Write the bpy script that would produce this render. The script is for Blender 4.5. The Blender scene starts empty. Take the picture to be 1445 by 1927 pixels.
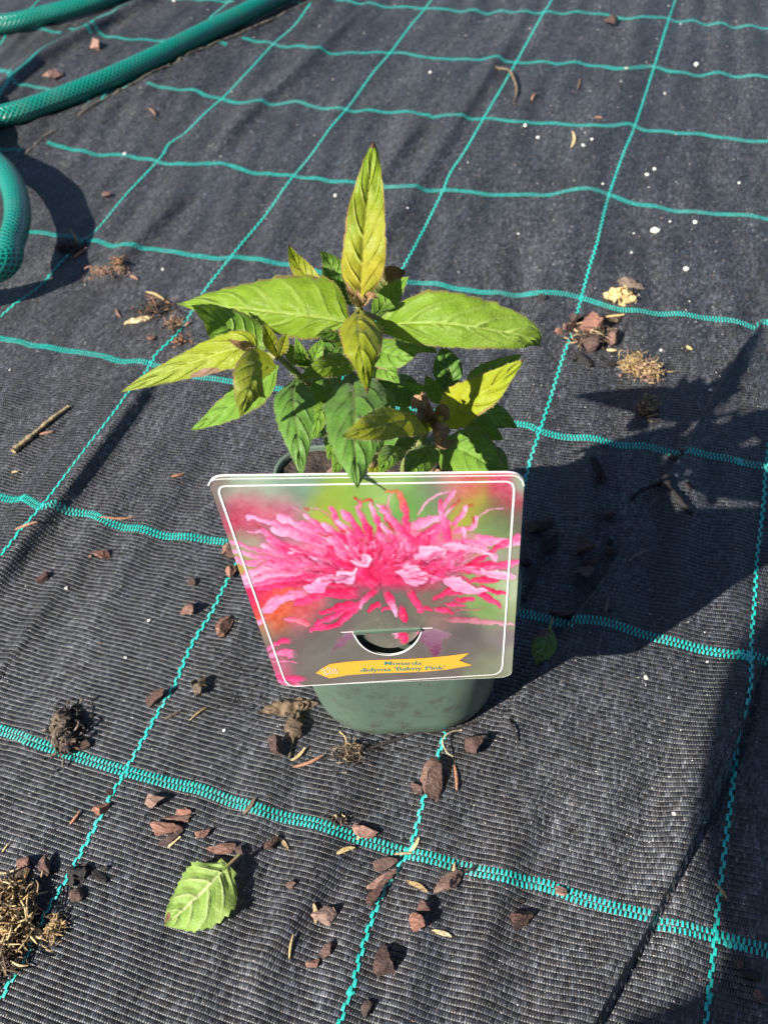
import bpy, math, random
import numpy as np
from mathutils import Matrix, Vector, noise as mnoise

# ------------------------------------------------------------------ camera
CAM = np.array([0.2317793, -0.01283911, 0.43301873])
ROT = np.array([[0.9454076853824519, 0.31651317505973103, -0.07761261774610385],
                [-0.18502948736457575, 0.7173738269562315, 0.67166872876722],
                [0.2682692625430597, -0.6206401553330069, 0.7367749998220787]])
FPX, PW, PH = 1730.0, 1445.0, 1927.0
SUN_AZ, SUN_EL = math.radians(56), math.radians(38)      # direction the light travels, height of the sun

sc = bpy.context.scene
COL = sc.collection
cam_d = bpy.data.cameras.new('camera')
cam = bpy.data.objects.new('camera', cam_d); COL.objects.link(cam)
cam_d.sensor_fit = 'VERTICAL'; cam_d.sensor_height = 24.0; cam_d.lens = FPX / PH * 24.0
cam_d.clip_start = 0.005; cam_d.clip_end = 500
M = Matrix([list(r) for r in ROT.T]).to_4x4(); M.translation = Vector(CAM)
cam.matrix_world = M
sc.camera = cam
cam_d.dof.use_dof = True; cam_d.dof.focus_distance = 0.40; cam_d.dof.aperture_fstop = 11.0

world = bpy.data.worlds.new('World'); sc.world = world; world.use_nodes = True
wn = world.node_tree; bg = wn.nodes['Background']
sky = wn.nodes.new('ShaderNodeTexSky'); sky.sky_type = 'NISHITA'; sky.sun_disc = False; sky.air_density = 0.75; sky.ozone_density = 3.0
sky.sun_elevation = SUN_EL; sky.sun_rotation = math.atan2(-math.cos(SUN_AZ), -math.sin(SUN_AZ))
wn.links.new(sky.outputs[0], bg.inputs[0]); bg.inputs[1].default_value = 0.05
sun_d = bpy.data.lights.new('sun', 'SUN'); sun_d.energy = 5.0; sun_d.angle = math.radians(0.53); sun_d.color = (1, .935, .83)
sun = bpy.data.objects.new('sun', sun_d); COL.objects.link(sun)
sv = Vector((math.cos(SUN_EL) * math.cos(SUN_AZ), math.cos(SUN_EL) * math.sin(SUN_AZ), -math.sin(SUN_EL)))
sun.rotation_euler = sv.to_track_quat('-Z', 'Y').to_euler(); sun.location = (-2, -3, 3)
sc.view_settings.view_transform = 'Standard'; sc.view_settings.look = 'None'
sc.view_settings.gamma = 1; sc.view_settings.use_curve_mapping = False
sc.view_settings.exposure = 1.4

# ------------------------------------------------------------------ pixel <-> place helpers
def ray(u, v):
    return ROT.T @ np.array([(u - PW / 2) / FPX, -(v - PH / 2) / FPX, -1.0])
def un(u, v, z=0.0):
    d = ray(u, v); return CAM + d * ((z - CAM[2]) / d[2])
def mpp(P):                                   # metres per photo pixel at a place
    return float((np.asarray(P) - CAM) @ (-ROT[2])) / FPX
POT = np.array([0.12283854, 0.24978606, 0.0]); POT_YAW, POT_A, POT_H = 0.34975408, 0.05784751, 0.11357013
HF = np.array([-0.39676702, 0.91791935, 0.0])     # level heading of the view
def at(u, v, d):                              # point seen at (u,v), d metres behind the pot's middle
    r = ray(u, v); t = ((POT + HF * d - CAM) @ HF) / (r @ HF); return CAM + r * t
def nrm(v):
    v = np.asarray(v, float); return v / (np.linalg.norm(v) + 1e-12)
def pl(px): return np.array([un(*p)[:2] for p in px])

# ------------------------------------------------------------------ object helpers
def link(name, me, parent=None):
    o = bpy.data.objects.new(name, me); COL.objects.link(o)
    if parent is not None: o.parent = parent
    return o
def mesh(name, V, Fc, mat=None, parent=None, smooth=True, uv=None, col=None):
    me = bpy.data.meshes.new(name)
    V = np.asarray(V, float)
    if isinstance(Fc, np.ndarray) and Fc.ndim == 2:
        k = Fc.shape[1]
        me.vertices.add(len(V)); me.vertices.foreach_set('co', V.ravel())
        me.loops.add(Fc.size); me.loops.foreach_set('vertex_index', Fc.ravel().astype(np.int32))
        me.polygons.add(len(Fc)); me.polygons.foreach_set('loop_start', np.arange(0, Fc.size, k, dtype=np.int32))
        me.update(calc_edges=True)
    else:
        me.from_pydata([tuple(v) for v in V], [], [tuple(f) for f in Fc])
    if uv is not None:
        lay = me.uv_layers.new(name='UVMap'); li = np.zeros(len(me.loops), np.int32)
        me.loops.foreach_get('vertex_index', li); lay.data.foreach_set('uv', np.asarray(uv, np.float32)[li].ravel())
    if col is not None:
        ca = me.color_attributes.new('tint', 'FLOAT_COLOR', 'POINT'); ca.data.foreach_set('color', np.asarray(col, np.float32).ravel())
    if smooth: me.polygons.foreach_set('use_smooth', np.ones(len(me.polygons), bool))
    me.validate()
    o = link(name, me, parent)
    if mat is not None: me.materials.append(mat)
    return o
def empty(name, loc=(0, 0, 0)):
    o = bpy.data.objects.new(name, None); COL.objects.link(o); o.location = loc; o.empty_display_size = .01
    return o
def tag(o, label=None, cat=None, group=None, kind=None):
    if label: o['label'] = label
    if cat: o['category'] = cat
    if group: o['group'] = group
    if kind: o['kind'] = kind
    return o
def gridfaces(nu, nv, closed_v=False):
    i = np.arange(nu - 1)[:, None]; j = np.arange(nv if closed_v else nv - 1)[None, :]; j2 = (j + 1) % nv
    return np.stack([i * nv + j + 0 * i, (i + 1) * nv + j, (i + 1) * nv + j2, i * nv + j2 + 0 * i], -1).reshape(-1, 4)
def tube(path, rad, n=8, uvscale=None):
    P = np.asarray(path, float); m = len(P); rad = np.broadcast_to(np.asarray(rad, float), (m,))
    T = np.gradient(P, axis=0); T /= np.linalg.norm(T, axis=1)[:, None] + 1e-12
    up = np.array([0, 0, 1.0]) if abs(T[0][2]) < .9 else np.array([1.0, 0, 0])
    V = []; nv = nrm(np.cross(T[0], up))
    for k in range(m):
        nv = nrm(nv - T[k] * (nv @ T[k])); b = np.cross(T[k], nv)
        a = np.arange(n) * 2 * math.pi / n
        V.append(P[k] + rad[k] * (np.cos(a)[:, None] * nv + np.sin(a)[:, None] * b))
    return np.concatenate(V), gridfaces(m, n, True)
def smooth_path(P, n):
    P = np.asarray(P, float); k = len(P)
    Q = np.vstack([2 * P[0] - P[1], P, 2 * P[-1] - P[-2]]); out = []
    for s in np.linspace(0, k - 1 - 1e-9, n):
        i = int(s); t = s - i; a, b, c, d = Q[i], Q[i + 1], Q[i + 2], Q[i + 3]
        out.append(.5 * (2 * b + (c - a) * t + (2 * a - 5 * b + 4 * c - d) * t * t + (3 * b - a - 3 * c + d) * t ** 3))
    return np.array(out)
def join(parts):                              # several (V,F) into one
    V, Fc, o = [], [], 0
    for v, f in parts:
        V.append(np.asarray(v)); Fc += [tuple(int(i) + o for i in q) for q in f]; o += len(v)
    return np.concatenate(V), Fc

# ------------------------------------------------------------------ node helpers
class NT:
    def __init__(s, name):
        s.m = bpy.data.materials.new(name); s.m.use_nodes = True; s.t = s.m.node_tree
        s.b = s.t.nodes['Principled BSDF']; s.out = s.t.nodes['Material Output']
    def n(s, typ, **kw):
        x = s.t.nodes.new(typ)
        for k, v in kw.items(): setattr(x, k, v)
        return x
    def put(s, sock, v):
        if hasattr(v, 'links'): s.t.links.new(v, sock)
        else: sock.default_value = v
    def math(s, op, *a, clamp=False):
        x = s.n('ShaderNodeMath', operation=op); x.use_clamp = clamp
        for i, v in enumerate(a): s.put(x.inputs[i], v)
        return x.outputs[0]
    def mix(s, f, a, b, mode='MIX'):
        x = s.n('ShaderNodeMix', data_type='RGBA', blend_type=mode)
        s.put(x.inputs[0], f)
        for i, v in ((6, a), (7, b)):
            if isinstance(v, tuple): v = (*v[:3], 1)
            s.put(x.inputs[i], v)
        return x.outputs[2]
    def noise(s, vec, scale, detail=3, rough=.55, dist=0):
        x = s.n('ShaderNodeTexNoise'); s.put(x.inputs['Scale'], scale); x.inputs['Detail'].default_value = detail
        x.inputs['Roughness'].default_value = rough; x.inputs['Distortion'].default_value = dist
        if vec is not None: s.put(x.inputs['Vector'], vec)
        return x.outputs[0]
    def ramp(s, f, stops):
        x = s.n('ShaderNodeValToRGB'); s.put(x.inputs[0], f); r = x.color_ramp
        while len(r.elements) < len(stops): r.elements.new(.5)
        for e, (p, c) in zip(r.elements, stops):
            e.position = p; e.color = (*c, 1) if isinstance(c, tuple) else (c, c, c, 1)
        return x.outputs[0]
    def mapr(s, f, a, b, c=0, d=1):
        x = s.n('ShaderNodeMapRange'); x.clamp = True
        for i, v in enumerate((f, a, b, c, d)): s.put(x.inputs[i], v)
        return x.outputs[0]
    def bump(s, h, dist, strength=1, normal=None):
        x = s.n('ShaderNodeBump'); s.put(x.inputs['Height'], h); x.inputs['Distance'].default_value = dist
        x.inputs['Strength'].default_value = strength
        if normal is not None: s.put(x.inputs['Normal'], normal)
        return x.outputs[0]
    def set(s, **kw):
        for k, v in kw.items():
            k = k.replace('_', ' '); 
            if isinstance(v, tuple) and len(v) == 3: v = (*v, 1)
            s.put(s.b.inputs[k], v)
        return s
    def obj(s): return s.n('ShaderNodeTexCoord').outputs['Object']
    def pos(s): return s.n('ShaderNodeNewGeometry').outputs['Position']
    def uvs(s):
        x = s.n('ShaderNodeSeparateXYZ'); s.t.links.new(s.n('ShaderNodeTexCoord').outputs['UV'], x.inputs[0]); return x.outputs[0], x.outputs[1]

# ------------------------------------------------------------------ relief of the ground fabric
CELL = 0.15
def sdist(P, L):
    """signed distance (right of travel positive) to polyline L, and fraction along it"""
    P = np.asarray(P, float); best = np.full(len(P), 1e9); sg = np.zeros(len(P)); fr = np.zeros(len(P))
    seg = np.linalg.norm(np.diff(L, axis=0), axis=1); cum = np.concatenate([[0], np.cumsum(seg)])
    for k in range(len(L) - 1):
        a, b = L[k], L[k + 1]; ab = b - a; t = np.clip(((P - a) @ ab) / (ab @ ab), 0, 1)
        q = a + t[:, None] * ab; d = np.linalg.norm(P - q, axis=1)
        cr = ab[0] * (P[:, 1] - a[1]) - ab[1] * (P[:, 0] - a[0])
        m = d < best; best[m] = d[m]; sg[m] = -np.sign(cr[m]); fr[m] = ((cum[k] + t * seg[k]) / cum[-1])[m]
    return best * np.where(sg == 0, 1, sg), fr
def sstep(x): x = np.clip(x, 0, 1); return x * x * (3 - 2 * x)
# outlines of folds, traced on the ground (all run away from the viewer)
PLEAT = pl([(905, 1425), (960, 1330), (1075, 1168), (1190, 1010), (1240, 925), (1288, 848), (1340, 750), (1432, 608), (1500, 500)])
CRACK = pl([(1040, 2100), (1120, 1927), (1225, 1735), (1300, 1590), (1355, 1470), (1385, 1390), (1402, 1335), (1440, 1200)])
RIDGE = pl([(985, 720), (1040, 545), (1095, 350), (1150, 200), (1205, 60), (1230, -20)])
FOLDL = pl([(-60, 1190), (60, 1030), (130, 945), (200, 850), (262, 765), (310, 690)])
CREASE = pl([(-80, 1400), (0, 1296), (60, 1215), (118, 1128), (150, 1080)])
EDGE1 = pl([(-900, 900), (-300, 560), (-80, 400), (0, 345), (88, 270), (185, 207), (278, 157), (370, 108), (455, 71), (600, 2), (800, -90), (1100, -220)])
FOLDX = pl([(-150, 285), (0, 184), (74, 122), (156, 76), (222, 38), (292, 2), (430, -62)])
FOLDM = pl([(540, 700), (640, 560), (760, 400), (830, 290), (890, 190), (960, 80), (1010, -10)])
FOLDN = pl([(330, 360), (420, 270), (500, 190), (590, 110), (660, 40), (720, -20)])
FOLDB = pl([(430, 1900), (500, 1800), (590, 1690), (640, 1610), (700, 1540)])
FOLDP = pl([(600, 480), (680, 400), (750, 300), (800, 230), (850, 150)])
FOLDQ = pl([(180, 560), (260, 460), (330, 390), (400, 330)])
FOLDR = pl([(860, 1900), (960, 1650), (1000, 1540), (1040, 1430)])
_rng = np.random.default_rng(5)
_WV = [(_rng.uniform(90, 240), _rng.uniform(-25, 25), _rng.uniform(0, 6.28), _rng.uniform(2, 7), _rng.uniform(0, 6.28)) for _ in range(14)]
def hgt(P):
    P = np.atleast_2d(np.asarray(P, float))[:, :2]; x, y = P[:, 0], P[:, 1]
    h = np.zeros(len(P))
    u = x + .12 * y + .01 * np.sin(9 * y + 3 * x)
    for f, g, p, fy, q in _WV:
        h += .00062 * (100 / f) ** .8 * np.sin(f * u + g * y + p) * (.55 + .45 * np.sin(fy * y + 3 * x + q))
    h += .0016 * np.sin(14 * u + 1.1 + 1.5 * np.sin(4 * y)) + .0010 * np.sin(11 * y + 5 * x)
    wgt = sstep((.72 - np.hypot(x - .12, y - .24)) / .3)
    flat = 1 - .75 * np.exp(-(np.hypot(x - .123, y - .25) / .075) ** 4)       # pot presses it flat
    h = h * flat
    d, f = sdist(P, PLEAT); e = sstep(f / .1) * sstep((1 - f) / .15)
    h += e * .0042 * np.where(d > -.002, sstep((d + .002) / .0028) * np.exp(-np.maximum(d, 0) / .02), 0)
    d, f = sdist(P, CRACK); e = sstep((1 - f) / .15)
    h += e * .0075 * np.where(d < 0, np.exp(-(d + .004) ** 2 / .012 ** 2), np.exp(-(.004 / .012) ** 2) * sstep((.0022 - d) / .0022))
    h -= e * .0020 * np.exp(-((d - .0022) / .0016) ** 2)
    d, f = sdist(P, RIDGE); e = sstep(f / .25) * sstep((1 - f) / .1 + .4); h += e * .0065 * np.exp(-(d / .017) ** 2)
    d, f = sdist(P, FOLDL); e = sstep(f / .2) * sstep((1 - f) / .2)
    h += e * .0095 * np.where(d < 0, np.exp(-(d / .022) ** 2), np.exp(-(d / .0048) ** 2))
    d, f = sdist(P, CREASE); e = sstep(f / .2) * sstep((1 - f) / .3); h += e * (.0022 * np.exp(-((d + .004) / .006) ** 2) - .0016 * np.exp(-(d / .0018) ** 2))
    for L, a, w1, w2 in ((FOLDM, .0062, .020, .0065), (FOLDN, .0070, .020, .0065), (FOLDB, .0044, .013, .0045), (FOLDP, .0055, .016, .0055), (FOLDQ, .006, .018, .006), (FOLDR, .003, .012, .005)):
        d, f = sdist(P, L); e = sstep(f / .3) * sstep((1 - f) / .3); h += e * a * np.where(d < 0, np.exp(-(d / w1) ** 2), np.exp(-(d / w2) ** 2))
    d, f = sdist(P, EDGE1)                              # the nearer sheet lies over the farther one
    h += np.where(d > 0, .0070 * sstep(d / .003) * np.exp(-d / .04), -.0005) * 1.0
    d, f = sdist(P, FOLDX); e = sstep(f / .15) * sstep((1 - f) / .15); h += e * .012 * np.where(d < 0, np.exp(-(d / .026) ** 2), np.exp(-(d / .006) ** 2))
    return h
def G(u, v, lift=0.0):                        # photo pixel -> place on the fabric
    z = 0.0
    for _ in range(4):
        P = un(u, v, z); z = float(hgt(P[None, :2])[0])
    P = un(u, v, z); P[2] = z + lift; return P
# ------------------------------------------------------------------ ground fabric (woven, black)
def fabric_material():
    m = NT('woven_black_fabric'); p = m.obj()
    sx = m.n('ShaderNodeSeparateXYZ'); m.t.links.new(p, sx.inputs[0]); X, Y = sx.outputs[0], sx.outputs[1]
    wob = m.noise(p, 9, 2); wob2 = m.noise(p, 60, 1)
    U = m.math('ADD', m.math('MULTIPLY', X, 128 / CELL), m.math('ADD', m.math('MULTIPLY', wob, 3.0), m.math('MULTIPLY', wob2, .4)))
    wy = m.noise(p, 7, 2)
    Vv = m.math('ADD', m.math('MULTIPLY', Y, 54 / CELL), m.math('ADD', m.math('MULTIPLY', wy, 1.6), m.math('MULTIPLY', wob2, .25)))
    iv = m.math('FLOOR', Vv); U = m.math('ADD', U, m.math('MULTIPLY', m.math('FLOORED_MODULO', iv, 2.0), .5)); iu = m.math('FLOOR', U)
    fu = m.math('SUBTRACT', m.math('FRACT', U), .5); fv = m.math('SUBTRACT', m.math('FRACT', Vv), .5)
    fu2 = m.math('MULTIPLY', fu, fu); fv2 = m.math('MULTIPLY', fv, fv); fu4 = m.math('MULTIPLY', fu2, fu2); fv4 = m.math('MULTIPLY', fv2, fv2)
    # every tape arches over the crossing one: rounded lengthways, nearly flat across
    hw = m.math('SUBTRACT', 1.0, m.math('ADD', m.math('ADD', m.math('MULTIPLY', fv2, 1.2), m.math('MULTIPLY', fv4, 8.0)), m.math('ADD', m.math('MULTIPLY', fu4, 5.0), m.math('MULTIPLY', fu2, .5))))
    st = m.n('ShaderNodeVectorMath', operation='MULTIPLY'); m.put(st.inputs[0], p); st.inputs[1].default_value = (1, .22, 1)
    # per-tape tone
    cv = m.n('ShaderNodeCombineXYZ'); m.put(cv.inputs[0], iu); m.put(cv.inputs[1], iv)
    wn_ = m.n('ShaderNodeTexWhiteNoise', noise_dimensions='2D'); m.put(wn_.inputs['Vector'], cv.outputs[0])
    tone = m.mapr(m.math('POWER', wn_.outputs[0], 1.6), 0, 1, .5, 2.4)
    st2 = m.n('ShaderNodeVectorMath', operation='MULTIPLY'); m.put(st2.inputs[0], p); st2.inputs[1].default_value = (1, .45, 1)
    tone = m.math('MULTIPLY', tone, m.mapr(m.noise(st2.outputs[0], 300, 3, .65), .32, .70, .45, 1.9))
    tone = m.math('MULTIPLY', tone, m.mapr(m.noise(st.outputs[0], 38, 4, .6), .35, .68, .65, 1.5))
    hue = m.math('FRACT', m.math('MULTIPLY', wn_.outputs[0], 13.7))
    patch = m.mapr(m.noise(st.outputs[0], 16, 6, .68), .40, .66)
    patch2 = m.mapr(m.noise(p, 4.2, 4, .6), .36, .68)
    fine = m.noise(p, 900, 2, .7)
    dustf = m.math('MULTIPLY', m.math('ADD', m.math('MULTIPLY', patch, .75), m.math('MULTIPLY', patch2, .6)), m.mapr(fine, .42, .72), clamp=True)
    low = m.mapr(hw, .55, .05)                                     # gaps between the tapes, where dust and painted glints go
    glint = m.math('MULTIPLY', low, m.mapr(m.math('FRACT', m.math('MULTIPLY', wn_.outputs[0], 5.1)), .62, .8))  # small white highlights painted into the colour at random tape ends
    dust = m.math('MULTIPLY', m.math('ADD', m.math('MULTIPLY', glint, .7), .36), dustf, clamp=True)  # real dust, made paler where the glints are painted
    base = m.mix(dust, (.0150, .0176, .0230), (.15, .142, .132))
    base = m.mix(1.0, base, tone, 'MULTIPLY')
    base = m.mix(m.math('MULTIPLY', m.mapr(hue, .55, 1), .5), base, (.045, .038, .033))
    base = m.mix(1.0, base, m.mapr(fu4, .028, .055, 1.0, .35), 'MULTIPLY')
    base = m.mix(1.0, base, m.math('MAXIMUM', m.mapr(fv4, .036, .056, 1.0, .3), m.math('MULTIPLY', glint, 1.0)), 'MULTIPLY')
    # grains of pale grit stuck in the weave
    vo = m.n('ShaderNodeTexVoronoi', feature='F1'); m.put(vo.inputs['Vector'], p); vo.inputs['Scale'].default_value = 520
    rc = m.n('ShaderNodeSeparateColor'); m.t.links.new(vo.outputs['Color'], rc.inputs[0])
    gate = m.math('GREATER_THAN', rc.outputs[0], m.mapr(patch2, 0, 1, .965, .86))
    near = m.math('LESS_THAN', vo.outputs['Distance'], m.math('MULTIPLY', rc.outputs[1], .17))
    grit = m.math('MULTIPLY', gate, near)
    base = m.mix(grit, base, (.52, .48, .41))
    rough = m.mapr(dust, 0, 1, .40, .8)
    nb = m.bump(hw, .00062, 1.0)
    nb = m.bump(fine, .00008, .6, nb)
    m.set(Base_Color=base, Roughness=rough, Normal=nb); m.b.inputs['Specular IOR Level'].default_value = .5
    m.b.inputs['Sheen Weight'].default_value = 0.0
    return m.m
MAT_FAB = fabric_material()
def axis(lo, hi, step, far):
    a = np.arange(lo, hi + 1e-9, step); g = [step]
    while sum(g) < far: g.append(g[-1] * 1.35)
    c = np.cumsum(g); return np.concatenate([lo - c[::-1], a, hi + c])
gx = axis(-.80, .46, .0020, 60); gy = axis(-.05, 1.30, .0020, 60)
GX, GY = np.meshgrid(gx, gy, indexing='ij'); PP = np.stack([GX.ravel(), GY.ravel()], 1)
ZZ = np.concatenate([hgt(c) for c in np.array_split(PP, 8)])
fade = sstep((2.5 - np.hypot(PP[:, 0], PP[:, 1] - .4)) / 1.5); ZZ *= fade
ground = mesh('ground_fabric', np.column_stack([PP, ZZ]), gridfaces(len(gx), len(gy)), MAT_FAB)
tag(ground, 'black woven weed control fabric with teal guide threads', 'ground', kind='structure')

def teal_material():
    m = NT('teal_tape'); p = m.obj()
    n = m.noise(p, 700, 2); b = m.noise(p, 25, 3)
    c = m.mix(m.mapr(n, .35, .7), (.012, .36, .31), (.035, .50, .44))
    c = m.mix(m.math('MULTIPLY', m.mapr(b, .5, .75), .4), c, (.22, .38, .33))
    m.set(Base_Color=c, Roughness=.42); return m.m
MAT_TEAL = teal_material()
ENDP = CELL / 140; PICK = CELL / 45
def resample(L, step):
    L = np.asarray(L); L = smooth_path(L, len(L) * 8)
    s = np.concatenate([[0], np.cumsum(np.linalg.norm(np.diff(L, axis=0), axis=1))])
    q = np.arange(0, s[-1], step)
    P = np.stack([np.interp(q, s, L[:, 0]), np.interp(q, s, L[:, 1])], 1)
    T = np.gradient(P, axis=0); T /= np.linalg.norm(T, axis=1)[:, None]
    return P, T
def extend(L, a, b):
    L = [np.asarray(p, float) for p in L]
    if a: d = nrm(L[0] - L[min(3, len(L) - 1)]); L = [L[0] + d * a, L[0] + d * a * .5] + L
    if b: d = nrm(L[-1] - L[-min(4, len(L))]); L = L + [L[-1] + d * b * .5, L[-1] + d * b]
    return np.array(L)
def dashes(C, T, wid, lng, along):
    """small arched tapes lying on the fabric: C centres, T running direction"""
    N = np.stack([-T[:, 1], T[:, 0]], 1)
    A, B = (T, N)                                  # A: along the line, B: across it
    V, k = [], len(C); rnd = np.random.default_rng(len(C))
    a_half = (wid / 2) * rnd.uniform(.85, 1.12, k); b_half = (lng / 2) * rnd.uniform(.9, 1.06, k)
    for bi, zz in ((-1, .0001), (-.6, .00032), (.6, .00032), (1, .0001)):
        for ai in (-1, 1):
            P = C + A * (ai * a_half)[:, None] + B * (bi * b_half)[:, None]
            V.append(np.column_stack([P, hgt(P) + .0002 + zz]))
    V = np.stack(V, 1).reshape(-1, 3); b = np.arange(k)[:, None] * 8
    Fc = np.concatenate([b + np.array([0, 1, 3, 2]), b + np.array([2, 3, 5, 4]), b + np.array([4, 5, 7, 6])])
    return V, Fc
def weft_band(px, a=0., b=0., world=False):
    L = extend(np.array(px) if world else np.array([G(*p)[:2] for p in px]), a, b)
    P, T = resample(L, 2 * ENDP); N = np.stack([-T[:, 1], T[:, 0]], 1)
    v1, f1 = dashes(P + N * PICK * .47, T, ENDP * .86, PICK * .86, True)
    v2, f2 = dashes(P - N * PICK * .47 + T * ENDP, T, ENDP * .86, PICK * .86, True)
    mesh('weft_guide_band', np.concatenate([v1, v2]), np.concatenate([f1, f2 + len(v1)]), MAT_TEAL, ground)
def warp_line(px, a=0., b=0., world=False):
    L = extend(np.array(px) if world else np.array([G(*p)[:2] for p in px]), a, b)
    P, T = resample(L, PICK); N = np.stack([-T[:, 1], T[:, 0]], 1)
    s = np.where(np.arange(len(P)) % 2 == 0, 1, -1)[:, None]
    # tapes run along the line: swap roles so the arch runs lengthways
    C = P + N * s * ENDP * .5; V, Fc = dashes(C, -N, ENDP * 1.25, PICK * 1.12, False)
    mesh('warp_guide_thread', V, Fc, MAT_TEAL, ground)
W_ = [
 ([(0,1373),(52,1392),(104,1410),(156,1427),(235,1451),(294,1467),(363,1482),(450,1512),(500,1527),(560,1543),(618,1557),(674,1577),(767,1606),(861,1630),(945,1648),(1014,1664),(1052,1676),(1100,1693),(1170,1712),(1226,1726),(1308,1752),(1346,1762),(1395,1775),(1445,1790)],.3,.4),
 ([(0,934),(43,937),(78,954),(113,964),(166,967),(199,979),(266,995),(332,1010),(425,1020),(600,1068),(800,1115),(983,1155),(1036,1167),(1077,1173)],.4,0),
 ([(1079,1164),(1131,1169),(1190,1188),(1258,1206),(1327,1224),(1409,1239),(1445,1245)],0,.4),
 ([(0,636),(66,651),(133,661),(183,668),(226,680),(282,684),(369,709),(435,718),(600,742),(800,772),(972,798),(1015,811),(1063,823),(1135,830),(1190,839),(1258,851),(1286,855)],.4,0),
 ([(1291,846),(1344,859),(1395,871),(1443,878)],0,.4),
 ([(46,436),(87,439),(137,446),(158,453),(199,459),(245,460),(291,469),(374,482),(415,487),(453,484),(498,490),(540,498),(640,515),(753,529),(792,533),(847,541),(891,548),(950,553),(984,555),(1018,551),(1053,552),(1094,561),(1138,575),(1190,584),(1258,591),(1327,599),(1395,608),(1429,612)],0,0),
 ([(1435,605),(1480,612)],0,.4),
 ([(91,268),(137,282),(179,291),(233,292),(266,299),(299,305),(353,309),(390,308),(432,311),(469,324),(552,331),(600,336),(635,342),(670,344),(716,347),(774,350),(833,358),(891,362),(957,367),(1040,366),(1092,355),(1145,366),(1183,381),(1240,390),(1334,402),(1443,413)],0,.5),
 ([(278,156),(324,167),(365,169),(390,181),(419,187),(469,192),(556,191),(586,200),(652,207),(740,212),(830,218),(900,224),(945,226),(975,229),(1032,232),(1096,236),(1134,237),(1179,233),(1194,237),(1224,247),(1315,252),(1349,258),(1443,266)],0,.6),
 ([(457,71),(498,79),(540,89),(565,86),(600,89),(735,100),(800,108),(900,113),(972,118),(1013,116),(1051,121),(1089,118),(1134,125),(1179,129),(1228,125),(1277,136),(1338,138),(1443,146)],0,.6),
 ([(600,1),(680,8),(812,16),(900,21),(1024,23),(1126,26),(1194,34),(1258,36),(1353,43),(1443,54)],0,.6),
 ([(0,132),(21,143),(50,160),(100,170),(170,190)],.5,0), ([(33,59),(62,55),(116,62)],.3,0), ([(133,54),(170,55)],0,0),
 ([(179,62),(233,73),(307,77),(392,84),(428,85)],0,0), ([(0,280),(40,284)],.4,0), ([(386,0),(440,2)],.3,0), ([(527,2),(567,6)],0,0)]
for px, a, b in W_: weft_band(px, a, b)
L_ = [
 ([(0,598),(37,567),(75,540),(104,507),(125,484),(154,455),(187,428),(233,372),(282,320),(307,291),(320,270),(353,247),(390,210),(419,185),(449,154),(478,123),(519,79),(556,46),(600,0)],.5,.5),
 ([(0,1048),(33,1005),(78,954),(123,896),(166,839),(213,779),(243,738),(286,682),(296,665),(329,633),(352,603),(384,549),(434,485),(467,445),(511,390),(554,330),(615,250),(652,206),(700,140),(735,99),(770,52),(812,0)],.4,.5),
 ([(0,1884),(45,1811),(86,1721),(121,1662),(152,1607),(189,1538),(211,1496),(237,1451),(298,1341),(329,1289),(360,1216),(398,1154),(431,1088),(520,935),(640,720),(757,506),(789,448),(818,390),(834,358),(847,326),(876,282),(909,224),(938,175),(970,119),(998,68),(1023,23),(1038,0)],.3,.5),
 ([(639,1927),(660,1871),(677,1802),(701,1726),(726,1671),(766,1606),(778,1577),(798,1501),(823,1428),(836,1383),(900,1180),(950,1020),(988,904),(996,870),(1015,811),(1036,747),(1060,668),(1073,634),(1093,561),(1108,505),(1123,456),(1145,368),(1172,290),(1194,237),(1230,126),(1258,36),(1270,0)],.3,.5),
 ([(1327,1927),(1333,1871),(1345,1761),(1350,1702),(1360,1619),(1371,1532),(1384,1415),(1392,1373)],.3,0),
 ([(1402,1345),(1411,1294),(1412,1240),(1419,1126),(1424,1044),(1436,945),(1441,876),(1462,700),(1480,560)],0,.7),
 ([(0,162),(21,143),(62,108),(104,79),(154,54),(208,25),(257,0)],.4,.5), ([(0,85),(12,66),(40,38)],.3,.4),
 ([(183,203),(203,174),(233,166),(266,141),(330,92),(399,31),(432,2)],0,.5)]
for px, a, b in L_: warp_line(px, a, b)
for k in range(3, 7): warp_line([(CELL * k, -.6), (CELL * k + .004, 0.1), (CELL * k - .003, .7), (CELL * k, 1.7)], world=True)
for k in (0, -1, -2): weft_band([(-.6, CELL * k + .004), (0, CELL * k), (.5, CELL * k - .004), (1.0, CELL * k)], world=True)
for k in (9, 10, 11): weft_band([(-.2, CELL * k), (.3, CELL * k + .004), (.7, CELL * k - .004), (1.1, CELL * k)], world=True)

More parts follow.
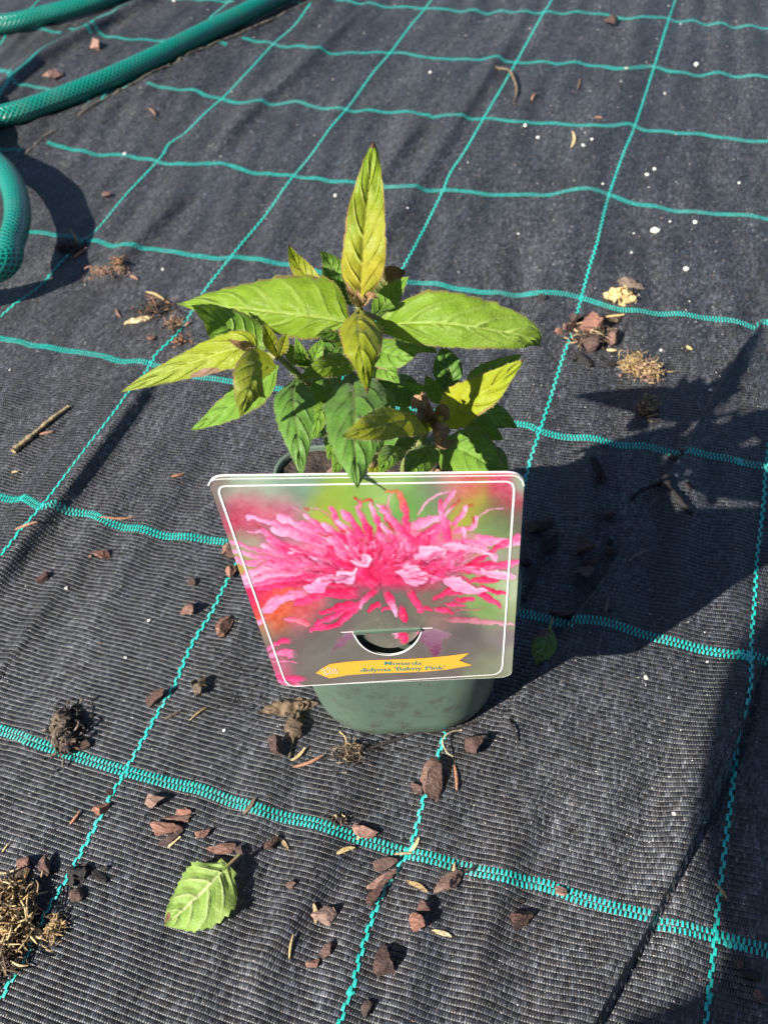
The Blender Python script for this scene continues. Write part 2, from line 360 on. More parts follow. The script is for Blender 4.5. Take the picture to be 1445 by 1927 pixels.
def edge_strip():                               # raw cut edge of the upper sheet, dusty and a little frayed
    L2, T2 = resample(EDGE1[3:11], .004); N2 = np.stack([T2[:, 1], -T2[:, 0]], 1); r_ = np.random.default_rng(9)
    P2 = L2 + N2 * (.0030 + r_.normal(0, .0005, len(L2)))[:, None]; P3 = np.column_stack([P2, hgt(P2) + .0014]); V_, F_ = tube(P3, .0010 * r_.uniform(.6, 1.4, len(P3)), 6)
    m_ = NT('dusty_cut_edge'); q_ = m_.noise(m_.obj(), 150, 4, .7); m_.set(Base_Color=m_.ramp(q_, [(.35, (.03, .028, .026)), (.55, (.14, .12, .09)), (.72, (.32, .28, .21))]), Roughness=.8)
    mesh('fabric_edge', V_, F_, m_.m, ground)
edge_strip()
def fold_lip(L_, off, r, f0, f1):              # rounded lip where the fabric doubles over itself
    P2, T2 = resample(L_, .003); N2 = np.stack([T2[:, 1], -T2[:, 0]], 1); n = len(P2); P2 = (P2 + N2 * off)[int(n * f0):int(n * f1)]; n = len(P2)
    P3 = np.column_stack([P2, np.maximum.reduce([hgt(P2), hgt(P2 + np.array([.0015, 0])), hgt(P2 - np.array([.0015, 0]))]) - r * .55])
    for _ in range(3): P3[1:-1, 2] = (P3[:-2, 2] + P3[1:-1, 2] + P3[2:, 2]) / 3
    V_, F_ = tube(P3, r * np.clip(np.minimum(np.arange(n), np.arange(n)[::-1]) / 12, .1, 1), 8); mesh('fabric_fold_lip', V_, F_, MAT_FAB, ground)
fold_lip(CRACK, -.0012, .0016, .02, .88); fold_lip(PLEAT, .0012, .0013, .1, .9)
# ------------------------------------------------------------------ garden hose: one long hose, partly coiled beside the frame
def hose_material():
    m = NT('braided_green_hose'); s, t = m.uvs()          # s metres along, t turns round
    a = m.math('SINE', m.math('ADD', m.math('MULTIPLY', s, 1100.0), m.math('MULTIPLY', t, 6.2832 * 12)))
    b = m.math('SINE', m.math('SUBTRACT', m.math('MULTIPLY', s, 1100.0), m.math('MULTIPLY', t, 6.2832 * 12)))
    net = m.math('MAXIMUM', m.mapr(a, .1, .8), m.mapr(b, .1, .8))
    n = m.noise(m.obj(), 40, 3)
    c = m.mix(net, (.0003, .038, .030), (.004, .225, .172))
    c = m.mix(m.math('MULTIPLY', m.mapr(n, .5, .8), .25), c, (.10, .14, .10))
    m.set(Base_Color=c, Roughness=.30, Normal=m.bump(net, .0005, .7))
    m.b.inputs['Coat Weight'].default_value = .25; m.b.inputs['Coat Roughness'].default_value = .2
    return m.m
HR = .0115
def hp(u, v, z=HR):
    P = un(u, v, z); P[2] = z; return P
B_ = [hp(0, 219), hp(100, 189), hp(200, 150), hp(300, 104), hp(400, 54), hp(470, 20), hp(560, -25)]
A_ = [hp(250, -22), hp(175, 4), hp(90, 27), hp(0, 46)]
CZ = .032
C_ = [hp(-10, 305, CZ), hp(22, 345, CZ), hp(34, 400, CZ), hp(22, 455, CZ), hp(-14, 508, CZ)]
pa = np.array
e0 = B_[-1] + (B_[-1] - B_[-2]) * 2.2; a0 = A_[0] + (A_[0] - A_[1]) * 3
al = A_[-1]; cl0, cl1 = C_[0], C_[-1]; bl = B_[0]
path = [a0] + A_ + [al + pa([-.12, -.05, 0]), al + pa([-.30, -.22, 0]), pa([-.86, .62, HR]), pa([-.80, .80, HR + .006]), pa([-.62, .83, .03])]
path += [cl0 + pa([-.08, .045, 0])] + C_ + [cl1 + pa([-.09, -.05, 0]), cl1 + pa([-.20, -.02, -.004]), pa([-.60, .52, .03]), bl + pa([-.20, -.12, .006]), bl + pa([-.09, -.045, 0])] + B_ + [e0]
hpth = smooth_path(np.array(path), 420)
hv, hf_ = tube(hpth, HR, 25)
hs = np.concatenate([[0], np.cumsum(np.linalg.norm(np.diff(hpth, axis=0), axis=1))])
# give the tube a seam so the braid closes
n_ = 25; V25 = hv.reshape(-1, n_, 3); Vs = np.concatenate([V25, V25[:, :1]], 1).reshape(-1, 3)
huv = np.stack(np.meshgrid(hs, np.arange(n_ + 1) / n_, indexing='ij'), -1).reshape(-1, 2)
hose = mesh('garden_hose', Vs, gridfaces(len(hpth), n_ + 1), hose_material(), uv=huv)
tag(hose, 'green braided garden hose lying in loops on the black fabric', 'hose')
# ------------------------------------------------------------------ pot
def plastic(name, col, rough=.45, dirt=.12):
    m = NT(name); p = m.obj(); n = m.noise(p, 60, 5, .6); f = m.noise(p, 420, 3, .6)
    c = m.mix(m.math('MULTIPLY', m.mapr(n, .5, .72), dirt), col, tuple(min(1, x * 1.5 + .02) for x in col))
    zz = m.n('ShaderNodeSeparateXYZ'); m.t.links.new(p, zz.inputs[0])
    grime = m.math('MULTIPLY', m.mapr(m.noise(p, 130, 5, .7), .52, .62), m.mapr(zz.outputs[2], .07, 0, .25, 1))
    c = m.mix(m.math('MULTIPLY', grime, .7), c, (.05, .042, .033))
    c = m.mix(m.math('GREATER_THAN', m.noise(p, 260, 2), .735), c, (.03, .022, .016))
    m.set(Base_Color=c, Roughness=m.mapr(f, .3, .7, rough - .07, rough + .1), Normal=m.bump(n, .0006, .25)); return m.m
MAT_POT = plastic('green_grey_plastic', (.074, .112, .084))
MAT_SOIL = NT('dark_potting_soil'); _p = MAT_SOIL.obj()
MAT_SOIL.set(Base_Color=MAT_SOIL.ramp(MAT_SOIL.noise(_p, 350, 4, .7), [(.3, (.012, .009, .007)), (.6, (.035, .024, .017)), (.75, (.10, .065, .04))]), Roughness=.9,
             Normal=MAT_SOIL.bump(MAT_SOIL.noise(_p, 500, 4), .002, 1)); MAT_SOIL = MAT_SOIL.m
def rrect(a, r, n=9):                          # rounded square outline
    out = []
    for q, (sx_, sy_) in enumerate(((1, 1), (-1, 1), (-1, -1), (1, -1))):
        for k in range(n):
            t = math.pi / 2 * (q + k / (n - 1)); out.append((sx_ * (a - r) + r * math.cos(t), sy_ * (a - r) + r * math.sin(t)))
    return np.array(out)
pot = empty('plant_pot', (POT[0] - .003, POT[1] + .001, 0)); pot.rotation_euler[2] = POT_YAW
tag(pot, 'square green-grey plastic plant pot with rounded corners', 'pot')
def loft(secs):
    V = np.concatenate([np.column_stack([rrect(a, r), np.full(36, z)]) for z, a, r in secs]); return V, gridfaces(len(secs), 36, True)[:, ::-1]
A0 = POT_A * .975
prof = lambda z: (.0488 + (A0 - .0018 - .0488) * (z / POT_H), .037 + (.018 - .037) * (z / POT_H))
secs = [(.0005, .0452, .035), (.0012, .0472, .036)] + [(z, *prof(z)) for z in (.004, .012, .025, .045, .065, .085, .0995)]
v, f_ = loft(secs); base = list(range(36))
mesh('pot_wall', v, [tuple(q) for q in f_] + [tuple(base)], MAT_POT, pot)
v, f_ = loft([(.0992, A0 - .0020, .0175), (.0994, A0 - .0002, .018), (.1005, A0, .018), (POT_H - .0006, A0 + .0003, .018), (POT_H, A0 - .0003, .018), (POT_H, A0 - .0012, .017), (POT_H - .0008, A0 - .0017, .017), (.097, A0 - .0030, .016), (.085, A0 - .0050, .016)])
mesh('pot_rim', v, [tuple(q) for q in f_], MAT_POT, pot)
v, f_ = loft([(.0, .0400, .033), (.0010, .0405, .033)]); mesh('pot_foot', v, [tuple(q) for q in f_], MAT_POT, pot)
# soil with a lumpy top
k = 64; s_ = np.linspace(-1, 1, k); SX, SY = np.meshgrid(s_, s_, indexing='ij')
sa = A0 - .0032; sx_, sy_ = SX * sa, SY * sa
rr = np.maximum(np.abs(SX), np.abs(SY)); q_ = np.hypot(np.maximum(np.abs(sx_) - (sa - .016), 0), np.maximum(np.abs(sy_) - (sa - .016), 0))
shr = np.where(q_ > .016, .016 / np.maximum(q_, 1e-6), 1.0)
ex = np.maximum(np.abs(sx_) - (sa - .016), 0) * (1 - shr); ey = np.maximum(np.abs(sy_) - (sa - .016), 0) * (1 - shr)
sx_ = sx_ - np.sign(sx_) * ex; sy_ = sy_ - np.sign(sy_) * ey
szs = np.array([mnoise.fractal(Vector((a * 70, b * 70, 3.1)), 1, 2, 4) for a, b in zip(sx_.ravel(), sy_.ravel())])
soil = mesh('potting_soil', np.column_stack([sx_.ravel(), sy_.ravel(), POT_H - .0030 + szs * .0035]), gridfaces(k, k), MAT_SOIL, pot)
soil['kind'] = 'stuff'

# ------------------------------------------------------------------ printed plant label
LQ = dict(yaw=0.2943, tilt=0.1091, o=np.array([.1354, .1992, .0615]))
_ex = np.array([math.cos(LQ['yaw']), math.sin(LQ['yaw']), 0]); _n0 = np.array([math.sin(LQ['yaw']), -math.cos(LQ['yaw']), 0])
L_N = nrm(math.cos(LQ['tilt']) * _n0 - math.sin(LQ['tilt']) * np.array([0, 0, 1.0]))      # out of the printed face
L_U = nrm(math.cos(LQ['tilt']) * np.array([0, 0, 1.0]) + math.sin(LQ['tilt']) * _n0)
LB = 0.0042
def lp(u, v, off=0.0):                        # photo pixel -> point on the label face
    r = ray(u, v); t = ((LQ['o'] + L_N * LB - CAM) @ L_N) / (r @ L_N); return CAM + r * t + L_N * off
TL, TR, BR, BL = [lp(*p) for p in ((388, 896), (987, 889), (962, 1274), (526, 1292))]
LW = np.linalg.norm(TR - TL); LH = np.linalg.norm(BL - TL); LR = .0056
label = empty('plant_label', tuple((BL + BR) / 2)); tag(label, 'printed plant label with pink bee balm flower clipped to the green pot', 'label')
label_inv = Matrix.Translation(-Vector(label.location))
def lchild(o): o.matrix_parent_inverse = label_inv; return o

# --- the printed picture, painted in label-photo pixels on a raster
CX0, CY0, CWD, CHT = 375, 875, 625, 430
yy, xx = np.mgrid[0:CHT, 0:CWD].astype(np.float32); xx += CX0; yy += CY0
def c5(p): return (380 + p[0] / 4.516, 870 + p[1] / 4.516)
def c6(p): return (690 + p[0] / 4.516, 870 + p[1] / 4.516)
def c7(p): return (460 + p[0] / 2.676, 1120 + p[1] / 2.676)
def c8(p): return (380 + p[0] / 2.3306, 880 + p[1] / 2.3306)
_r = np.random.default_rng(3)
def vnoise(sc_x, sc_y, seed, ang=0.0):
    """smooth value noise over the raster"""
    r = np.random.default_rng(seed); ca, sa = math.cos(ang), math.sin(ang)
    X = ((xx - CX0) * ca + (yy - CY0) * sa) / sc_x + 50; Y = (-(xx - CX0) * sa + (yy - CY0) * ca) / sc_y + 50
    T = r.uniform(-1, 1, (128, 128)); xi, yi = np.floor(X).astype(int), np.floor(Y).astype(int); fx, fy = X - xi, Y - yi; fx, fy = fx * fx * (3 - 2 * fx), fy * fy * (3 - 2 * fy)
    g = lambda a, b: T[a % 128, b % 128]
    return (g(xi, yi) * (1 - fx) + g(xi + 1, yi) * fx) * (1 - fy) + (g(xi, yi + 1) * (1 - fx) + g(xi + 1, yi + 1) * fx) * fy
seeds = [(c8, (60, 70), (118, 104, 102), 20), (c8, (60, 200), (120, 96, 100), 16), (c8, (250, 110), (146, 172, 150), 44), (c8, (420, 100), (118, 146, 128), 40), (c8, (180, 190), (196, 58, 96), 22), (c8, (250, 200), (214, 60, 106), 26), (c8, (360, 195), (220, 74, 122), 22), (c8, (150, 250), (190, 50, 92), 18),
 (c8, (520, 190), (164, 172, 56), 20), (c8, (600, 120), (140, 172, 64), 26), (c8, (560, 150), (150, 170, 60), 20), (c8, (720, 90), (132, 168, 84), 30), (c8, (800, 70), (150, 176, 112), 26), (c8, (160, 300), (140, 152, 122), 16), (c8, (210, 420), (130, 146, 86), 14), (c8, (180, 440), (192, 150, 84), 12), (c8, (240, 560), (214, 44, 100), 22), (c8, (230, 350), (160, 150, 130), 16),
 (c8, (300, 300), (146, 90, 108), 18), (c8, (360, 640), (224, 96, 56), 26), (c8, (300, 640), (214, 84, 64), 20), (c8, (440, 620), (214, 84, 90), 20), (c8, (420, 680), (224, 110, 160), 14), (c8, (600, 680), (104, 94, 92), 26), (c8, (330, 690), (214, 86, 56), 16), (c8, (470, 580), (196, 90, 110), 18),
 (c8, (930, 150), (104, 150, 76), 26), (c8, (1000, 110), (112, 122, 104), 22), (c8, (1100, 90), (176, 120, 112), 20), (c8, (1170, 90), (204, 86, 104), 18), (c8, (1310, 90), (206, 78, 112), 18), (c8, (1330, 150), (170, 60, 90), 20), (c8, (1200, 150), (160, 156, 60), 24), (c8, (1290, 180), (96, 104, 66), 24), (c8, (1280, 250), (120, 146, 92), 22), (c8, (1320, 230), (90, 100, 76), 16), (c8, (1390, 80), (140, 164, 140), 12), (c8, (1390, 230), (100, 96, 90), 14),
 (c8, (1330, 420), (150, 150, 130), 16), (c8, (1260, 600), (128, 158, 94), 24), (c8, (1340, 560), (166, 176, 150), 16), (c8, (1350, 640), (150, 164, 124), 16), (c8, (900, 660), (98, 94, 88), 26), (c8, (760, 670), (102, 100, 92), 26), (c8, (1000, 560), (120, 96, 94), 20), (c8, (1050, 640), (140, 108, 108), 22), (c8, (1000, 600), (110, 104, 84), 20),
 (c8, (420, 740), (100, 88, 88), 34), (c8, (550, 790), (108, 104, 98), 24), (c8, (480, 830), (112, 108, 100), 24), (c8, (640, 830), (104, 100, 94), 24), (c8, (420, 800), (104, 96, 92), 20), (c8, (480, 900), (106, 98, 94), 24), (c8, (1250, 870), (120, 126, 104), 26), (c8, (1180, 800), (104, 96, 94), 22), (c8, (1150, 740), (96, 88, 88), 24), (c8, (1300, 760), (124, 112, 116), 20), (c8, (1350, 830), (146, 152, 134), 16), (c8, (1000, 900), (106, 98, 94), 30), (c8, (700, 920), (108, 102, 98), 30), (c8, (350, 730), (110, 98, 96), 20), (c8, (290, 720), (140, 140, 120), 14), (c8, (340, 900), (196, 92, 126), 16), (c8, (350, 830), (190, 100, 130), 14)]
num = np.zeros((CHT, CWD, 3)); den = np.full((CHT, CWD), 1e-7)
for fn, p, c, s in seeds:
    q = fn(p); w = np.exp(-(((xx - q[0]) ** 2 + (yy - q[1]) ** 2) / (s * 1.22) ** 2)) + 2e-4 / (1 + ((xx - q[0]) ** 2 + (yy - q[1]) ** 2) / 900)
    num += w[..., None] * np.array(c); den += w
IMG = num / den[..., None]
IMG = IMG * (1 + .05 * vnoise(60, 22, 1, .5) + .03 * vnoise(30, 12, 2, -.4))[..., None]
STRK = vnoise(14, 2.6, 11)
def stroke(pts, w, c0, c1, tipw=.6, soft=1.3, hl=.55, op=1.0, light=None):
    """tapered floret: outer end pts[0] colour c0, inner end colour c1, rounded shading and lengthwise creases"""
    P = smooth_path(np.array(pts, float), 18); wpx = w / 2
    x0, x1 = P[:, 0].min() - wpx - 3, P[:, 0].max() + wpx + 3; y0, y1 = P[:, 1].min() - wpx - 3, P[:, 1].max() + wpx + 3
    ys = slice(max(0, int(y0 - CY0)), max(0, int(y1 - CY0) + 1)); xs = slice(max(0, int(x0 - CX0)), max(0, int(x1 - CX0) + 1))
    X, Y = xx[ys, xs], yy[ys, xs]
    if X.size == 0: return
    best = np.full(X.shape, 1e9); tt = np.zeros(X.shape); sd = np.zeros(X.shape)
    for k in range(len(P) - 1):
        a, b = P[k], P[k + 1]; ab = b - a; L2 = ab @ ab + 1e-9
        t = np.clip(((X - a[0]) * ab[0] + (Y - a[1]) * ab[1]) / L2, 0, 1)
        dx, dy = X - a[0] - t * ab[0], Y - a[1] - t * ab[1]; d = np.hypot(dx, dy)
        m = d < best; best[m] = d[m]; tt[m] = ((k + t) / (len(P) - 1))[m]; sd[m] = ((-dx * ab[1] + dy * ab[0]) / math.sqrt(L2))[m]
    f1, f2 = _r.uniform(4, 9), _r.uniform(0, 6)
    wd = wpx * (tipw + (1 - tipw) * np.sin(np.clip(tt * 1.25 + .12, 0, 1) * math.pi * .5)) * (1 + .14 * np.sin(tt * f1 + f2) + .08 * np.sin(tt * 15 + 2 * f2))
    al = np.clip((wd - best) / soft + .5, 0, 1) * op; al = al * np.clip((1.03 - tt) * 6, 0, 1)
    tm = sstep(tt * 1.25)[..., None]; c = np.asarray(c0) * (1 - tm) + np.asarray(c1) * tm
    d0 = P[0] - P[-1]; flip = 1 if d0[0] < 0 else -1                      # lit from above
    sh = np.clip(flip * sd / (wd + .6), -1, 1)
    c = c + hl * (46 * sh - 30 * sh * sh + 10)[..., None] * np.array([.45, 1.0, .8])
    c = c + (9 * np.sin(sd / max(w, 4) * 16 + 5 * tt + f2) + 16 * STRK[ys, xs])[..., None] * np.array([.35, 1, .75]) * (.5 if w > 5 else .2)
    IMG[ys, xs] = IMG[ys, xs] * (1 - al[..., None]) + np.clip(c, 0, 252) * al[..., None]
    sh_al = np.clip((wd + 2.5 - best) / 3, 0, 1) * (1 - np.clip((wd - best) / soft + .5, 0, 1)) * .16 * op    # neighbours fall into shade
    IMG[ys, xs] *= (1 - sh_al)[..., None]
def blob(pts, c, soft=1.4, op=1.0, axis=0.0, tipc=None):
    """soft-edged petal lip with veins along its axis and a paler rim"""
    P = np.array(pts, float); P = smooth_path(np.vstack([P, P[:1]]), len(P) * 6)[:-1]; inside = np.zeros(xx.shape, bool); dist = np.full(xx.shape, 1e9)
    ys = slice(max(0, int(P[:, 1].min() - CY0) - 4), int(P[:, 1].max() - CY0) + 5); xs = slice(max(0, int(P[:, 0].min() - CX0) - 4), int(P[:, 0].max() - CX0) + 5)
    X, Y = xx[ys, xs], yy[ys, xs]; inside = np.zeros(X.shape, bool); dist = np.full(X.shape, 1e9)
    for k in range(len(P)):
        a, b = P[k], P[(k + 1) % len(P)]; ab = b - a; cond = ((a[1] > Y) != (b[1] > Y)); xi = a[0] + (Y - a[1]) * (ab[0] / (ab[1] if abs(ab[1]) > 1e-6 else 1e-6)); inside ^= cond & (X < xi)
        t = np.clip(((X - a[0]) * ab[0] + (Y - a[1]) * ab[1]) / (ab @ ab + 1e-9), 0, 1); dist = np.minimum(dist, np.hypot(X - a[0] - t * ab[0], Y - a[1] - t * ab[1]))
    s = np.where(inside, dist, -dist); al = np.clip(s / soft + .5, 0, 1) * op
    ca, sa = math.cos(axis), math.sin(axis); lv = -(X - P[:, 0].mean()) * sa + (Y - P[:, 1].mean()) * ca; la = (X - P[:, 0].mean()) * ca + (Y - P[:, 1].mean()) * sa
    cc = np.asarray(c, float) + (-11 * np.clip(np.sin(lv * 1.15 + .05 * la), 0, 1) - 1.4 * lv + 20 * np.exp(-dist / 1.6) - 10 + 14 * STRK[ys, xs])[..., None] * np.array([.5, 1.1, .8])
    IMG[ys, xs] = IMG[ys, xs] * (1 - al[..., None]) + np.clip(cc, 0, 252) * al[..., None]
    sh_al = np.clip((3.5 + s) / 3.5, 0, 1) * (1 - al) * (.22 if op == 1 else 0); IMG[ys, xs] *= (1 - sh_al)[..., None]
PALE, PINK, DEEP, HOT, LIL, RED, ROSE = (240, 160, 200), (236, 106, 160), (224, 38, 96), (232, 56, 118), (222, 164, 206), (190, 52, 58), (238, 132, 180)
for fn, p, rx, ry, c in ((c8, (640, 400), 130, 52, HOT), (c8, (860, 400), 130, 52, HOT), (c8, (430, 400), 90, 40, PINK), (c8, (1080, 360), 80, 40, PINK), (c8, (620, 480), 90, 30, DEEP), (c8, (880, 480), 90, 30, DEEP), (c8, (740, 400), 60, 46, DEEP), (c8, (600, 320), 70, 30, PINK), (c8, (900, 300), 60, 30, PINK)):
    q = fn(p); al = np.clip(1.3 - np.hypot((xx - q[0]) / rx, (yy - q[1]) / ry) * 1.15, 0, 1) * .9; IMG = IMG * (1 - al[..., None]) + np.asarray(c) * al[..., None]
# back row of upright florets, then the sides, then the front
S8 = [((385, 160), (450, 205), (520, 260), 4, LIL, PINK), ((470, 170), (530, 190), (585, 240), 4, LIL, PINK), ((445, 175), (458, 182), (470, 174), 8, RED, RED),
 ((205, 215), (330, 250), (480, 300), 20, LIL, PINK), ((200, 240), (225, 255), (255, 270), 4, PALE, RED), ((205, 282), (240, 280), (285, 300), 9, PALE, LIL), ((340, 220), (450, 262), (620, 320), 40, PALE, PINK), ((310, 270), (440, 300), (600, 350), 36, PALE, PINK), ((445, 212), (510, 250), (610, 320), 24, PALE, HOT), ((535, 250), (580, 290), (640, 350), 34, PALE, HOT),
 ((570, 185), (600, 240), (660, 330), 24, PINK, HOT), ((620, 195), (660, 240), (720, 340), 32, ROSE, HOT), ((600, 230), (650, 300), (690, 370), 30, PALE, HOT), ((680, 180), (715, 240), (760, 370), 26, ROSE, DEEP), ((668, 132), (690, 150), (700, 185), 12, RED, PINK), ((700, 150), (735, 146), (750, 165), 9, (206, 84, 52), RED), ((740, 165), (765, 220), (780, 300), 24, PALE, HOT), ((770, 165), (800, 180), (806, 240), 14, PALE, HOT), ((835, 100), (815, 160), (830, 200), 10, (206, 180, 184), PINK), ((808, 102), (850, 104), (880, 150), 9, (222, 100, 50), (232, 96, 60)), ((872, 120), (890, 190), (905, 300), 25, (236, 110, 96), HOT), ((790, 185), (860, 260), (950, 350), 30, ROSE, HOT), ((815, 235), (830, 262), (840, 280), 10, RED, (170, 70, 50)), ((690, 320), (720, 330), (740, 360), 10, RED, RED),
 ((1100, 110), (1010, 130), (935, 220), 7, LIL, PALE), ((1105, 105), (1070, 150), (1045, 200), 17, ROSE, PINK), ((1130, 140), (1090, 180), (1060, 210), 11, RED, PALE), ((1040, 140), (1045, 170), (1050, 200), 16, HOT, PINK), ((1185, 158), (1150, 190), (1110, 240), 9, RED, PALE), ((1160, 175), (1130, 215), (1100, 260), 22, PALE, PINK), ((1325, 180), (1270, 182), (1195, 225), 6, LIL, PALE), ((1200, 225), (1175, 265), (1090, 280), 26, PALE, PINK), ((1060, 210), (980, 240), (910, 262), 34, PALE, ROSE), ((1080, 240), (1010, 290), (940, 340), 46, PINK, HOT), ((1040, 190), (1070, 260), (1080, 340), 30, ROSE, HOT), ((1180, 215), (1185, 235), (1190, 245), 8, RED, RED),
 ((260, 280), (370, 345), (520, 400), 26, PINK, HOT), ((290, 320), (350, 360), (440, 390), 24, PINK, HOT), ((265, 340), (320, 370), (380, 385), 22, PALE, PINK), ((130, 328), (220, 350), (310, 380), 16, ROSE, PINK), ((120, 360), (240, 388), (390, 410), 20, PALE, PINK), ((130, 392), (200, 420), (280, 405), 22, PALE, PINK), ((480, 320), (560, 360), (660, 420), 30, PINK, DEEP), ((535, 295), (600, 340), (700, 420), 22, LIL, HOT), ((630, 340), (670, 390), (710, 430), 22, PALE, HOT), ((180, 480), (310, 430), (500, 430), 40, PALE, PINK), ((190, 505), (330, 470), (470, 455), 32, PALE, ROSE), ((180, 525), (360, 490), (600, 470), 22, PINK, HOT), ((250, 530), (420, 510), (640, 520), 22, HOT, DEEP), ((385, 375), (470, 380), (545, 440), 14, PALE, LIL), ((500, 405), (480, 440), (420, 446), 4, (250, 226, 236), (216, 120, 120)), ((505, 290), (540, 300), (570, 295), 7, RED, RED), ((610, 280), (630, 285), (640, 270), 8, RED, (190, 80, 60)), ((590, 350), (640, 400), (690, 450), 30, PINK, DEEP), ((560, 400), (630, 430), (720, 470), 34, HOT, DEEP),
 ((1390, 330), (1290, 325), (1190, 310), 40, PALE, ROSE), ((1285, 395), (1200, 350), (1060, 345), 42, PALE, ROSE), ((1395, 300), (1300, 350), (1120, 460), 23, PINK, DEEP), ((1390, 420), (1290, 430), (1120, 450), 34, PINK, DEEP), ((1230, 370), (1180, 395), (1130, 415), 4, (226, 150, 130), LIL), ((1150, 270), (1150, 330), (1130, 410), 22, PALE, HOT), ((985, 280), (985, 330), (990, 380), 22, HOT, DEEP), ((790, 250), (830, 300), (860, 360), 26, PALE, HOT), ((780, 300), (820, 380), (850, 460), 44, PINK, DEEP), ((880, 340), (870, 400), (890, 450), 28, ROSE, DEEP), ((900, 340), (940, 400), (960, 460), 34, PINK, DEEP), ((1040, 400), (1000, 440), (960, 480), 40, HOT, DEEP), ((1110, 400), (1060, 450), (1000, 490), 30, PINK, DEEP), ((760, 380), (750, 440), (760, 500), 40, DEEP, (206, 28, 84)), ((680, 440), (720, 480), (760, 520), 36, HOT, DEEP),
 ((420, 590), (520, 560), (700, 550), 36, HOT, DEEP), ((270, 630), (340, 575), (470, 545), 31, PALE, ROSE), ((480, 712), (600, 680), (720, 570), 25, HOT, DEEP), ((500, 690), (600, 640), (700, 590), 22, HOT, HOT), ((560, 700), (620, 670), (690, 620), 20, DEEP, HOT), ((520, 640), (580, 620), (680, 590), 22, DEEP, DEEP), ((1305, 605), (1240, 560), (1150, 510), 28, HOT, DEEP), ((1330, 555), (1270, 535), (1210, 525), 20, DEEP, DEEP), ((1300, 500), (1240, 492), (1150, 500), 22, DEEP, DEEP), ((1240, 470), (1170, 450), (1110, 440), 18, PINK, DEEP), ((1010, 500), (1040, 470), (1060, 450), 26, ROSE, HOT), ((1020, 575), (1070, 545), (1120, 520), 22, DEEP, DEEP), ((1080, 560), (1120, 550), (1170, 545), 18, DEEP, DEEP), ((1195, 580), (1150, 578), (1110, 580), 14, HOT, DEEP), ((1150, 605), (1110, 602), (1070, 605), 16, HOT, HOT), ((1095, 645), (1060, 625), (1020, 618), 18, DEEP, HOT), ((1005, 625), (985, 620), (970, 617), 18, DEEP, DEEP), ((885, 662), (882, 635), (880, 612), 30, DEEP, DEEP), ((735, 630), (755, 612), (785, 602), 22, DEEP, DEEP), ((790, 632), (810, 625), (840, 625), 14, DEEP, DEEP),
 ((690, 615), (720, 570), (770, 535), 27, ROSE, DEEP), ((850, 645), (830, 590), (800, 545), 29, PALE, DEEP), ((960, 632), (935, 580), (910, 545), 30, HOT, DEEP), ((1365, 690), (1200, 672), (1060, 665), 18, (206, 146, 162), (176, 96, 116)), ((1230, 622), (1150, 628), (1080, 640), 6, (190, 110, 110), (170, 90, 100)), ((360, 660), (410, 665), (480, 690), 18, (228, 124, 172), (228, 96, 120)), ((240, 690), (262, 670), (280, 664), 20, PALE, PINK),
 ((285, 800), (330, 770), (390, 758), 20, PINK, HOT), ((290, 830), (340, 815), (410, 815), 24, ROSE, PINK), ((300, 850), (350, 850), (420, 850), 6, PALE, PINK), ((320, 910), (380, 930), (460, 925), 22, HOT, HOT), ((330, 935), (380, 950), (440, 955), 10, PINK, PINK)]
for *pts, w, a, b in S8[:24]: stroke([c8(p) for p in pts], w / 2.3306 * 1.1, a, b)
for _ in range(60):                            # deep, half hidden florets filling the head
    a = _r.uniform(2.9, 6.5); e = np.array([math.cos(a) * 2.3, math.sin(a) * .85]); r0, r1 = _r.uniform(10, 52), _r.uniform(18, 46)
    q = np.array([700 + 12 * _r.normal(), 1082]) + e * r0; stroke([q + e * r1, q + e * r1 * .5 + _r.normal(0, 3, 2), q], _r.uniform(4, 10), [PALE, ROSE, PINK, HOT][_r.integers(4)], [DEEP, HOT, DEEP][_r.integers(3)], op=.8)
for *pts, w, a, b in S8[24:]: stroke([c8(p) for p in pts], w / 2.3306 * 1.12, a, b)
for P, c, ax in (([(442, 525), (480, 505), (520, 478), (575, 475), (580, 500), (545, 530), (530, 555), (470, 550)], (238, 160, 204), -.4), ([(578, 480), (600, 435), (620, 450), (650, 455), (678, 440), (672, 480), (665, 512), (620, 500), (590, 505)], (240, 190, 224), .2), ([(650, 412), (690, 408), (705, 385), (748, 395), (735, 420), (720, 440), (690, 440)], (242, 186, 218), .1),
 ([(918, 388), (960, 375), (955, 350), (1000, 348), (1055, 350), (1075, 370), (1050, 395), (1000, 408), (945, 404)], (240, 176, 210), .1), ([(1210, 440), (1260, 452), (1330, 455), (1382, 475), (1360, 492), (1290, 490), (1235, 475)], (240, 178, 210), .2), ([(835, 462), (880, 445), (885, 425), (930, 425), (980, 455), (1000, 480), (990, 500), (940, 520), (905, 510), (870, 480)], (242, 176, 210), .5),
 ([(1050, 490), (1100, 478), (1150, 492), (1190, 520), (1255, 535), (1230, 550), (1180, 560), (1120, 545), (1080, 520)], (240, 172, 208), .35), ([(1180, 345), (1230, 365), (1280, 385), (1275, 402), (1250, 385)], (244, 190, 220), .4), ([(1050, 345), (1100, 330), (1170, 345), (1180, 360), (1110, 360)], (242, 170, 206), .1), ([(305, 600), (345, 565), (400, 555), (420, 570), (360, 590), (320, 620), (290, 640), (270, 632), (285, 610)], (238, 150, 198), -.5)): blob([c8(p) for p in P], c, axis=ax)
for P, c in (([(570, 822), (588, 765), (625, 730), (668, 712), (662, 745), (625, 775), (590, 800)], (138, 92, 124)), ([(958, 712), (1010, 708), (1092, 728), (1060, 752), (1050, 790), (1018, 826), (985, 785), (955, 760)], (140, 96, 126))): blob([c8(p) for p in P], c, op=.8, soft=3)
